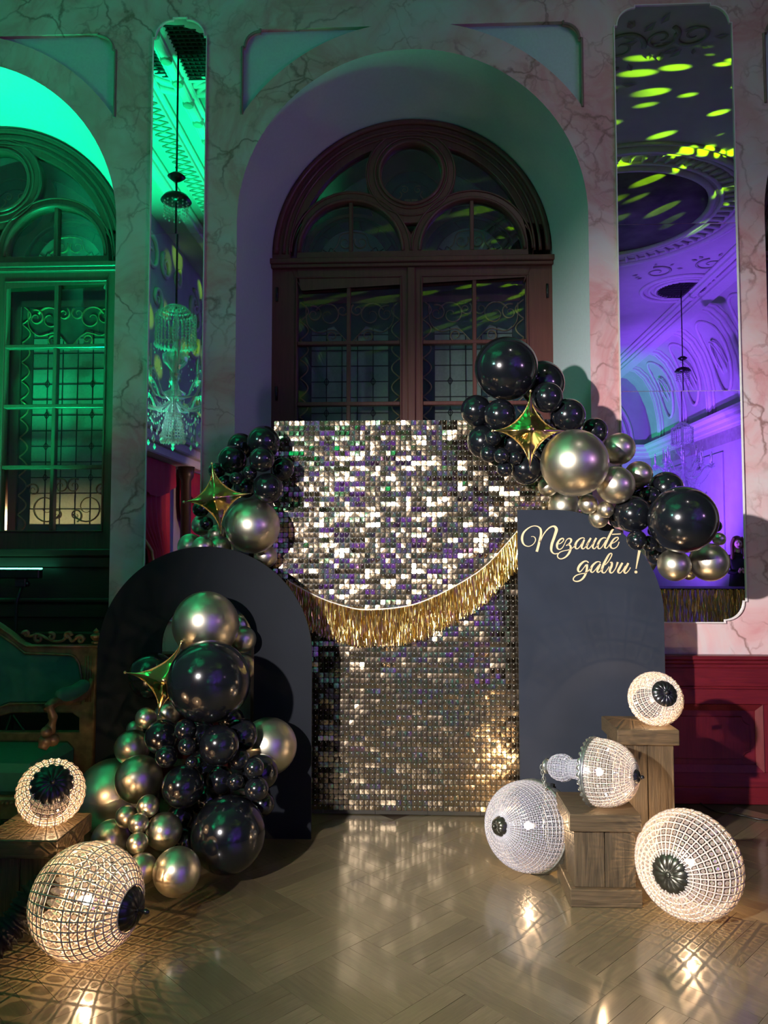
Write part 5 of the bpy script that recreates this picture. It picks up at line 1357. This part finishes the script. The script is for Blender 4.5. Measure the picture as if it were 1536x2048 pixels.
def lamp(nm, label, cat, grp, center, axis, prof, rows, nmer, gems='crystal', wire='wire', capR=0.07, caph=0.02, capz=None, npet=12, capmat='bronze', finial=0.03, wr_=0.0022, bulbs=1, power=1.0, roll=0.0, extra=None, gemf=0.74):
    center = Vector(center); axis = Vector(axis).normalized()
    t = thing(nm, label, cat, tuple(center), grp)
    q = axis.to_track_quat('Z', 'Y') @ Quaternion((0, 0, 1), roll)
    t.rotation_mode = 'QUATERNION'; t.rotation_quaternion = q
    QM = Matrix.Translation(center) @ q.to_matrix().to_4x4()
    # prof: list of (r, z) control points from the back to the cap ; rows: number of cells per segment fractions
    P = catmull(prof, 12); cum = [0.0]
    for i in range(1, len(P)): cum.append(cum[-1]+math.hypot(P[i][0]-P[i-1][0], P[i][1]-P[i-1][1]))
    tot = cum[-1]
    def pt(u):
        s = u*tot; i = max(k for k in range(len(cum)) if cum[k] <= s+1e-9); i = min(i, len(P)-2)
        f = (s-cum[i])/(cum[i+1]-cum[i]+1e-12); return (P[i][0]+f*(P[i+1][0]-P[i][0]), P[i][1]+f*(P[i+1][1]-P[i][1]))
    # meridian rib (one mesh, copied round)
    us = [i/56 for i in range(57)]; pts = [pt(u) for u in us]
    rb = MB(); rb.tube([(r, 0, z) for r, z in pts], [wr_*(1.25 if i % 2 else 0.85) for i in range(len(pts))], 5)
    rm = rb.mesh('rib', M[wire])
    for k in range(nmer):
        o = link('rib', rm, t, False); o.rotation_euler = (0, 0, 2*math.pi*(k+0.5)/nmer)
    for u in rows:
        r, z = pt(u); nn = max(nmer*3, 48); mb = MB()
        mb.tube([(r*math.cos(2*math.pi*i/nn), r*math.sin(2*math.pi*i/nn), z) for i in range(nn)], [wr_*(1.2 if i % 2 else 0.85) for i in range(nn)], 5, closed=True, up=(0, 0, 1)); obj('ring', mb, M[wire], t, False)
    cells = []
    me = gem_mesh(gems)
    for i in range(len(rows)-1):
        u = (rows[i]+rows[i+1])/2; r, z = pt(u); r0, z0 = pt(rows[i]); r1, z1 = pt(rows[i+1])
        dh = math.hypot(r1-r0, z1-z0); wd = 2*math.pi*r/nmer
        tr, tz = (r1-r0)/dh, (z1-z0)/dh
        for k in range(nmer):
            a = 2*math.pi*k/nmer; ca_, sa = math.cos(a), math.sin(a)
            nrm = Vector((ca_*tz, sa*tz, -tr)); up = Vector((ca_*tr, sa*tr, tz)); ri = up.cross(nrm)
            sx, sy = max(wd-2*wr_, 0.003)*gemf, max(dh-2*wr_, 0.003)*gemf
            Mx = Matrix(((ri.x*sx, up.x*sy, nrm.x*min(sx, sy)*0.7, r*ca_), (ri.y*sx, up.y*sy, nrm.y*min(sx, sy)*0.7, r*sa), (ri.z*sx, up.z*sy, nrm.z*min(sx, sy)*0.7, z), (0, 0, 0, 1)))
            wp = QM @ Vector((r*ca_, r*sa, z)); wn = (QM.to_3x3() @ nrm); f = wn.dot((CL-wp).normalized())
            cells.append((-(f*sx*sy if f > 0.05 else f*1e-6), len(cells), Mx))
    cells.sort(); rs = MB()
    for k, (_, _, Mx) in enumerate(cells):
        if k < 300: o = link('crystal', me, t, False); o.matrix_basis = Mx
        else: rs.add([Mx @ Vector(v) for v in gm.v], gm.f)
    if rs.v: tag(obj('crystal', rs, M[gems], t, False), kind='stuff')
    r1, z1 = pt(1.0)
    cz = capz if capz is not None else z1+caph
    cb = petal_cap(capR, caph+0.008, npet, None); cb.xf(Matrix.Translation((0, 0, cz))); obj('cap', cb, M[capmat], t, False)
    if finial:
        mb = MB(); mb.lathe([(0.004, 0.0), (0.004, finial*0.4), (0.009, finial*0.5), (0.010, finial*0.75), (0.006, finial), (0.0, finial*1.05)], 12, 0, 0, cz); obj('finial', mb, M[capmat], t, False)
    if extra: extra(t, pt, P)
    # bulb
    for b in range(bulbs):
        off = Vector((0, 0, 0)) if bulbs == 1 else Vector((0.03*math.cos(2.1*b), 0.03*math.sin(2.1*b), 0.0))
        mb = MB(); mb.sphere(off, 0.017, 12, 8, (1, 1, 1.3)); obj('bulb', mb, M['bulb'], t, False)
        mb = MB(); mb.lathe([(0.011, 0.0), (0.011, -0.045), (0.0, -0.046)], 10, off.x, off.y, -0.02); obj('socket', mb, M['white'], t, False)
        l = bpy.data.lights.new('lamp_light', 'POINT'); lo = bpy.data.objects.new('lamp_light', l); COL.objects.link(lo)
        l.energy = power/bulbs; l.color = (1.0, 0.62, 0.32); l.shadow_soft_size = 0.003; lo.location = QM @ (off+Vector((0, 0, 0.0))); lo.parent = t; lo.matrix_parent_inverse = wm(t).inverted()
    return t, QM
def sph(R0, a0, a1, k=1.0, n=9): return [(R0*math.cos(R(a0+(a1-a0)*i/(n-1))), R0*k*math.sin(R(a0+(a1-a0)*i/(n-1)))) for i in range(n)]
GL = 'beaded crystal globe lamps'
# A front left
cA = at(175, 1795, 2.83); RA = 0.200
rowsA = [0.0, 0.06, 0.12, 0.18, 0.24, 0.30, 0.36, 0.41, 0.59, 0.65, 0.71, 0.77, 0.83, 0.89, 0.95, 1.0]
cA.z = RA+0.004
lamp('globe_lamp', 'large glowing beaded crystal globe lying on the floor at front left, cap to the right', 'lamp', GL, cA, view_axis(cA, 0.80, -0.27), sph(RA, -66, 66, 1.02), rowsA, 34, capR=0.078, caph=0.03, capz=RA*1.02*math.sin(R(66))+0.030, npet=12, finial=0.045, power=8.5, wr_=0.0030)
# B on left plinth
RB = 0.131; cB = at(102, 1583, 3.09); cB.z = 0.385+RB*0.99
rB = [0.0, 0.10, 0.20, 0.30, 0.42, 0.56, 0.68, 0.78, 0.87, 0.94, 1.0]
lamp('globe_lamp', 'round beaded lamp with wide scalloped black cap on the left plinth', 'lamp', GL, cB, view_axis(cB, 0.03, 0.30), sph(RB, -52, 58, 0.96), rB, 28, capR=0.078, caph=0.022, capz=RB*0.96*math.sin(R(58))+0.022, npet=14, finial=0.018, power=4.5)
# C on tall plinth
RC = 0.126; cC = at(1311, 1402, 3.74); RC = pxr(51, 3.74); cC.z = 0.665+RC*0.985
lamp('globe_lamp', 'round beaded lamp with dark cap on the tall plinth', 'lamp', GL, cC, view_axis(cC, 0.38, 0.24), sph(RC, -52, 60, 0.98), rB, 28, capR=0.066, caph=0.02, capz=RC*0.98*math.sin(R(60))+0.02, npet=14, finial=0.018, power=4.5)
# F front right
RF = 0.212; cF = at(1377, 1702, 3.24); cF.z = RF*0.985
lamp('globe_lamp', 'large beaded lamp leaning on the floor at far right, dark flower cap toward the room', 'lamp', GL, cF, view_axis(cF, -0.40, -0.27), [(RF*0.88, -0.09), (RF*0.99, -0.03), (RF, 0.02), (RF*0.95, 0.07), (RF*0.82, 0.115), (RF*0.62, 0.15), (RF*0.42, 0.17), (RF*0.32, 0.178)],
     [0.0, 0.12, 0.23, 0.33, 0.42, 0.51, 0.60, 0.69, 0.77, 0.85, 0.93, 1.0], 40, capR=0.082, caph=0.022, capz=0.195, npet=14, capmat='bronze_l', finial=0.0, power=8.5, wr_=0.0030)
def lace(rr, zz, mat='silver', w=0.03, teeth=26):
    def f(t, pt, P):
        mb = MB(); n = teeth*6; vs = []
        for k in range(n):
            a = 2*math.pi*k/n; s = abs(math.sin(a*teeth/2))
            for j in range(5):
                v = j/4; r = rr+0.006*math.sin(v*math.pi)+0.006*v*s; z = zz+0.004-w*v*(0.55+0.45*s)
                vs.append((r*math.cos(a), r*math.sin(a), z))
        mb.add(vs, [(5*k+j, 5*((k+1) % n)+j, 5*((k+1) % n)+j+1, 5*k+j+1) for k in range(n) for j in range(4)], True); obj('lace_rim', mb, M[mat], t, False)
        mb = MB(); mb.tube([(rr*math.cos(2*math.pi*k/72), rr*math.sin(2*math.pi*k/72), zz+0.006) for k in range(72)], 0.006, 6, closed=True); obj('rim_band', mb, M[mat], t, False)
    return f
# E white basket lamp
RE = 0.203; cE = at(1056, 1645, 3.66); cE.z = RE+0.002
lamp('basket_lamp', 'white beaded basket lamp shade lying on the floor beside the low plinth', 'lamp', 'beaded basket lamp shades', cE, view_axis(cE, -0.64, -0.05), sph(RE, -7, 80),
     [i/14 for i in range(15)], 52, gems='crystal_w', wire='wire_w', capR=0.044, caph=0.022, capz=0.226, npet=8, capmat='bronze_l', finial=0.02, power=4.5, wr_=0.0019, extra=lace(RE*1.01, -0.03, 'silver', 0.055, 26))
# D lying lamp on the low plinth : dome + neck + ball
RD = 0.143; cD = at(1196, 1536, 3.42); cD.z = 0.385+RD+0.0
axD = view_axis(cD, 0.90, -0.04)
def neck(t, pt, P):
    lace(RD, -0.012, 'silver', 0.022, 30)(t, pt, P)
    me = gem_mesh('crystal')
    def shell(nm, prof, nm_, rowsn, c=0):
        Q = catmull(prof, 6); cnt = 0
        for k in range(nm_):
            a = 2*math.pi*(k+0.5)/nm_; mb = MB(); mb.tube([(r*math.cos(a), r*math.sin(a), z) for r, z in Q], 0.0016, 5); obj('rib', mb, M['wire_w'], t, False)
        mbr = MB(); rs = MB()
        for i in range(rowsn+1):
            r, z = Q[int(i*(len(Q)-1)/rowsn)]
            mb = MB(); mb.tube([(r*math.cos(2*math.pi*k/30), r*math.sin(2*math.pi*k/30), z) for k in range(30)], 0.0018, 5, closed=True, up=(0, 0, 1)); obj('ring', mb, M['wire_w'], t, False)
            if i < rowsn:
                r2, z2 = Q[int((i+1)*(len(Q)-1)/rowsn)]; rm, zm = (r+r2)/2, (z+z2)/2; dh = math.hypot(r2-r, z2-z); wd = 2*math.pi*rm/nm_
                for k in range(nm_):
                    a = 2*math.pi*k/nm_; nrm = Vector((math.cos(a)*(z2-z)/dh, math.sin(a)*(z2-z)/dh, -(r2-r)/dh)); up = Vector((math.cos(a)*(r2-r)/dh, math.sin(a)*(r2-r)/dh, (z2-z)/dh)); ri = up.cross(nrm)
                    sx, sy = wd*0.72, dh*0.72
                    rs.add([Matrix(((ri.x*sx, up.x*sy, nrm.x*sx*0.7, rm*math.cos(a)), (ri.y*sx, up.y*sy, nrm.y*sx*0.7, rm*math.sin(a)), (ri.z*sx, up.z*sy, nrm.z*sx*0.7, zm), (0, 0, 0, 1))) @ Vector(v) for v in gm.v], gm.f)
        tag(obj('crystal', rs, M['crystal_w'], t, False), kind='stuff')
    shell('neck', [(0.040, -0.125), (0.043, -0.10), (0.046, -0.07), (0.054, -0.04), (0.080, -0.015)], 16, 6)
    shell('ball', [(0.020, -0.240), (0.046, -0.222), (0.059, -0.182), (0.054, -0.145), (0.034, -0.125)], 16, 6)
    mb = MB(); mb.lathe([(0.0, -0.275), (0.018, -0.27), (0.034, -0.255), (0.026, -0.245), (0.0, -0.24)], 20, wob=lambda a, i: 1+0.12*abs(math.sin(5*a))); obj('end_rosette', mb, M['silver'], t, False)
    mb = MB(); mb.lathe([(0.05, -0.012), (0.13, -0.006), (0.14, 0.0)], 30, wob=lambda a, i: 1+0.02*math.sin(20*a)); obj('collar', mb, M['silver'], t, False)
tD, QD = lamp('ceiling_basket_lamp', 'beaded basket lamp with neck and ball lying on the low plinth', 'lamp', 'beaded basket lamp shades', cD, axD, [(RD, -0.004), (RD*0.99, 0.04), (RD*0.93, 0.08), (RD*0.80, 0.12), (RD*0.60, 0.15), (RD*0.38, 0.168), (RD*0.2, 0.174)],
     [i/9 for i in range(10)], 40, capR=0.034, caph=0.014, capz=0.188, npet=12, capmat='bronze', finial=0.02, power=4.5, wr_=0.0018, extra=neck)
# chain hanging from the end of the lying lamp
endp = QD @ Vector((0, 0, -0.28))
ch = thing('lamp_chain', 'short silver chain hanging from the lying lamp, left of the low plinth', 'chain', tuple(endp))
rn = MB(); rn.tube([(0.009*math.cos(k*0.52), 0, 0.014*math.sin(k*0.52)) for k in range(12)], 0.0022, 5, closed=True); rmesh = rn.mesh('link', M['silver'])
pth = catmull([tuple(endp+Vector((0, 0, -0.01))), tuple(endp+Vector((0.01, 0.0, -0.08))), tuple(endp+Vector((0.02, 0.03, -0.16))), tuple(endp+Vector((0.01, 0.02, -0.26))), tuple(endp+Vector((0.03, 0.0, -0.38)))], 5)
for k, p in enumerate(pth):
    o = link('link', rmesh, ch, False); o.matrix_parent_inverse = wm(ch).inverted(); o.location = p; o.rotation_euler = (0, 0, R(90*(k % 2)))
# ruffled black cord covers
def ruffle(nm, label, pts, r):
    P = catmull(pts, 14); rnd = random.Random(len(label)); mb = MB()
    mb.tube(P, [r*(0.7+0.5*abs(math.sin(i*1.3))+rnd.uniform(-0.1, 0.15)) for i in range(len(P))], 10); o = obj(nm, mb, M['cord']); tag(o, label, 'cord cover'); origin_to(o, P[0]); return o
e0 = flr(20, 1870, 0.05)
ruffle('cord_cover', 'black ruffled cord cover running from the front left globe along the plinth', [(e0.x-0.22, 2.62, 0.06), (e0.x-0.02, 2.72, 0.07), (at(38, 1810, 2.82).x, 2.80, 0.13), (at(66, 1762, 2.84).x, 2.84, 0.21), (cA.x-0.155, cA.y+0.06, 0.24)], 0.05)
x9 = at(1108, 1600, 3.72).x
ruffle('cord_cover', 'black ruffled cord cover standing between the white basket lamp and the low plinth', [(x9-0.02, 3.74, 0.035), (x9+0.02, 3.74, 0.10), (x9+0.035, 3.72, 0.20), (x9, 3.72, 0.30), (x9-0.02, 3.72, 0.38)], 0.022)

# cables on the floor at right
def cable(label, pts, r=0.005):
    mb = MB(); P = catmull(pts, 8); mb.tube(P, r, 6); o = obj('cable', mb, M['cable']); tag(o, label, 'cable', 'cables along the wainscot'); origin_to(o, P[0])
fl_ = lambda x, y, z=0.006: tuple(flr(x, y, z))
cable('black cable along the foot of the red wainscot, nearer the wall', [fl_(1395, 1598), fl_(1440, 1601), fl_(1490, 1604), fl_(1560, 1606), fl_(1700, 1606)])
cable('black cable curving on the floor in front of the red wainscot, nearer the lamps', [fl_(1400, 1606), fl_(1430, 1622), fl_(1480, 1630), fl_(1530, 1640), fl_(1640, 1646)])

# ================================================================== SETTEE
YT = 4.18
st = thing('settee', 'carved gilt wooden settee with emerald green upholstery at the left edge', 'settee', (at(20, 1500, 3.9).x, 4.0, 0))
def q2(px, py, Y=YT): p = at(px, py, Y); return (p.x, p.z)
xr_, _ = q2(199, 1300); xc_ = at(-75, 1300, YT).x                # right post, centre of the back
half = [(-75, 1222), (-40, 1226), (-15, 1238), (5, 1250), (30, 1268), (48, 1283), (61, 1289), (199, 1289)]
top_ = [q2(*p) for p in half]
def mir(l): return [(2*xc_-x, z) for x, z in reversed(l)]
zb_ = 0.30
outer = [(xr_-0.010, zb_)] + list(reversed(top_)) + mir(top_)[1:] if False else None
R_side = top_ + [(q2(195, 1400)[0], q2(195, 1400)[1]), (q2(186, 1530)[0], 0.0), (q2(172, 1530)[0], 0.0), (q2(172, 1530)[0], 0.22)]
outer = R_side + mir(R_side)[0:]
ih = [(-75, 1238), (-40, 1243), (-15, 1255), (10, 1270), (32, 1285), (56, 1305), (146, 1308), (155, 1312), (163, 1324), (166, 1340), (168, 1352), (168, 1380), (166, 1404), (120, 1405), (25, 1405), (0, 1415), (-40, 1424), (-75, 1426)]
inn = [q2(*p) for p in ih]; hole1 = inn + mir(inn)[1:-1]
lh = [(-75, 1445), (-30, 1438), (0, 1432), (28, 1424), (148, 1424), (162, 1434), (162, 1462), (-75, 1462)]
lo_ = [q2(*p) for p in lh]; hole2 = lo_ + mir(lo_)[1:-1]
plate('back_frame', [outer, hole1, hole2], YT-0.03, YT+0.03, M['gilt'], st, bevel=0.008)
mb = MB()
mb.tube([(x, YT-0.032, z) for x, z in inn[::1]], 0.007, 6); mb.tube([(x, YT-0.034, z-0.006) for x, z in top_], 0.008, 6)
obj('back_beading', mb, M['gilt'], st)
plate('back_cushion', [[(x, z) for x, z in hole1]], YT-0.022, YT+0.02, M['green_up'], st, bevel=0.012)
# scrolling crest carving and finial
mb = MB()
def scr(x, y, r, sg, st_, tn=1.1, th=0.012):
    c = q2(x, y); n = 18; rr = pxr(r, YT)
    mb.tube([(c[0]+sg*rr*(1-0.8*i/n)*math.cos(st_+tn*6.28*i/n), YT-0.015, c[1]+rr*(1-0.8*i/n)*math.sin(st_+tn*6.28*i/n)) for i in range(n+1)], [th*(1-0.5*i/n) for i in range(n+1)], 6)
for a in ((55, 1268, 7, -1, 0), (80, 1276, 9, 1, 2), (105, 1273, 8, -1, 1), (138, 1271, 8, 1, 0), (163, 1279, 9, -1, 0.4)): scr(*a)
mb.tube([(x, YT-0.012, z) for x, z in catmull([q2(*p) for p in ((50, 1266), (62, 1272), (78, 1268), (95, 1276), (112, 1282), (128, 1280), (138, 1270), (146, 1282), (158, 1274), (173, 1278))], 5)], 0.009, 6)
obj('crest_carving', mb, M['gilt'], st)
c = q2(192, 1284); mb = MB(); mb.lathe([(0.025, 0.0), (0.026, 0.012), (0.014, 0.018), (0.030, 0.035), (0.032, 0.048), (0.016, 0.058), (0.012, 0.062), (0.016, 0.072), (0.006, 0.082), (0.0, 0.09)], 12, c[0], YT, c[1]-0.01, smooth=False); obj('finial', mb, M['gilt'], st)
mb = MB(); px0 = q2(193, 1300)[0]
for dx in (-0.045, -0.03, -0.015): mb.tube([(px0+dx, YT-0.032, q2(0, 1310)[1]), (px0+dx, YT-0.032, q2(0, 1400)[1])], 0.004, 5)
obj('post_fluting', mb, M['gilt'], st)
# seat and front rail
sx1 = at(120, 1500, 3.72).x; sx0 = 2*xc_-sx1
mb = MB(); mb.box(sx0, q2(160, 1460)[0], 3.66, YT-0.04, 0.30, 0.46, 0.035); obj('seat_cushion', mb, M['green_up'], st)
mb = MB(); mb.box(sx0-0.02, q2(165, 1460)[0], 3.64, 3.70, 0.20, 0.31, 0.01); obj('seat_rail', mb, M['gilt'], st)
mb = MB(); mb.box(q2(165, 1460)[0]-0.05, q2(165, 1460)[0], 3.68, YT-0.02, 0.20, 0.31, 0.01); obj('seat_rail', mb, M['gilt'], st)
mb = MB()
x = sx0
while x < sx1+0.1: mb.sphere((x, 3.636, 0.285), 0.009, 8, 5); x += 0.022
obj('rail_beading', mb, M['gilt'], st)
for x in (sx0+0.03, q2(160, 1460)[0]-0.03):
    mb = MB(); mb.lathe([(0.018, 0), (0.024, 0.03), (0.016, 0.06), (0.03, 0.16), (0.034, 0.22)], 14, x, 3.68, 0.0); obj('leg', mb, M['gilt'], st)
for sg in (1, -1):
    def w3(px, py, Y): p = at(px, py, Y); return ((p.x if sg > 0 else 2*xc_-p.x), p.y, p.z)
    arm = catmull([w3(183, 1360, 4.15), w3(178, 1378, 4.10), w3(165, 1393, 4.02), w3(140, 1402, 3.92), w3(118, 1402, 3.84), w3(104, 1408, 3.78), w3(96, 1418, 3.74)], 5)
    mb = MB(); mb.tube(arm, [0.016+0.012*(i/len(arm)) for i in range(len(arm))], 8)
    sup = catmull([w3(98, 1412, 3.75), w3(103, 1425, 3.75), w3(106, 1440, 3.76), w3(98, 1462, 3.76), w3(92, 1480, 3.74), w3(84, 1498, 3.72)], 5)
    mb.tube(sup, [0.032, 0.030, 0.024, 0.020, 0.019, 0.019, 0.020, 0.022, 0.024, 0.022, 0.019, 0.019, 0.021, 0.026, 0.03, 0.033, 0.03, 0.027, 0.027, 0.03, 0.034, 0.036, 0.03, 0.026, 0.024, 0.022][:len(sup)], 10)
    mb.sphere(w3(92, 1464, 3.72), 0.028, 10, 8); mb.sphere(w3(106, 1480, 3.76), 0.032, 10, 8); obj('arm', mb, M['gilt'], st)
    pad = catmull([w3(170, 1368, 4.06), w3(158, 1378, 3.98), w3(138, 1388, 3.9), w3(115, 1390, 3.82)], 5)
    mb = MB(); mb.tube(pad, [0.02, 0.03, 0.036, 0.038]+[0.038]*(len(pad)-7)+[0.034, 0.028, 0.018], 10); obj('arm_pad', mb, M['green_up'], st)

# ================================================================== LED BAR on a stand in the left window bay
YLB = 4.85; pL = at(82, 1137, YLB); zL = pL.z
lb_ = thing('led_bar', 'thin LED light bar on a stand glowing green below the left window', 'light', (pL.x-0.5, YLB, 0))
mb = MB(); mb.box(pL.x-1.0, pL.x, YLB-0.03, YLB+0.03, zL-0.065, zL-0.004, 0.006); obj('housing', mb, M['cable'], lb_)
for k in range(12):
    x = pL.x-0.97+k*0.082; mb = MB(); mb.box(x, x+0.066, YLB-0.025, YLB+0.025, zL-0.004, zL+0.003, 0.001); obj('lens', mb, emitter('green led lens', (0.1, 1.0, 0.55), 9) if k == 0 else lens_m, lb_); lens_m = bpy.data.materials['green led lens']
xs_ = at(38, 1180, YLB).x
mb = MB(); mb.box(xs_-0.02, xs_+0.05, YLB-0.02, YLB+0.02, zL-0.12, zL-0.065, 0.004); mb.tube([(xs_+0.05, YLB, zL-0.10), (xs_+0.065, YLB, zL-0.10)], 0.018, 10); obj('bracket', mb, M['bronze'], lb_)
mb = MB(); mb.tube([(xs_+0.02, YLB, zL-0.11), (xs_-0.015, YLB, zL-0.22), (xs_-0.03, YLB+0.01, 0.5), (xs_-0.03, YLB+0.01, 0.3)], 0.012, 8); obj('pole', mb, M['cable'], lb_)
for a in (20, 140, 260):
    mb = MB(); mb.tube([(xs_-0.03, YLB+0.01, 0.45), (xs_-0.03+0.3*math.cos(R(a)), YLB+0.01+0.3*math.sin(R(a))*0.7, 0.012)], 0.010, 6); obj('leg', mb, M['cable'], lb_)
area('led_bar_light', (pL.x-0.5, YLB+0.01, zL+0.012), (pL.x-0.35, 4.98, zL+2.2), GREEN, 95, 0.95, 0.05, 85)

import OpenImageIO as oi, sys
b=oi.ImageBuf('/workdir/render_main.png'); s=b.spec(); k=s.width/1536
import numpy as np
a=b.get_pixels(oi.FLOAT)
pts={'wallTL':(150,60),'soffitL':(100,180),'spanL':(560,100),'archtop':(820,50),'spanR':(1130,90),'soffC':(820,150),'revL':(500,500),'revR':(1140,500),'pilR_up':(1205,100),'pilR_mid':(1205,500),'pilL':(275,700),'pilL2':(435,700),'marbLow':(1440,1275),'board':(1180,1300),'lboard':(560,1300),'floorC':(900,1900),'floorL':(600,1980),'floorR':(1450,1900),'frame':(700,540),'mirR':(1380,200),'mirR2':(1440,700),'mirL':(380,400)}
for n,(x,y) in pts.items():
    X,Y=int(x*k),int(y*k); m=a[Y-3:Y+4,X-3:X+4,:3].mean((0,1))*255; print(n,m.astype(int))
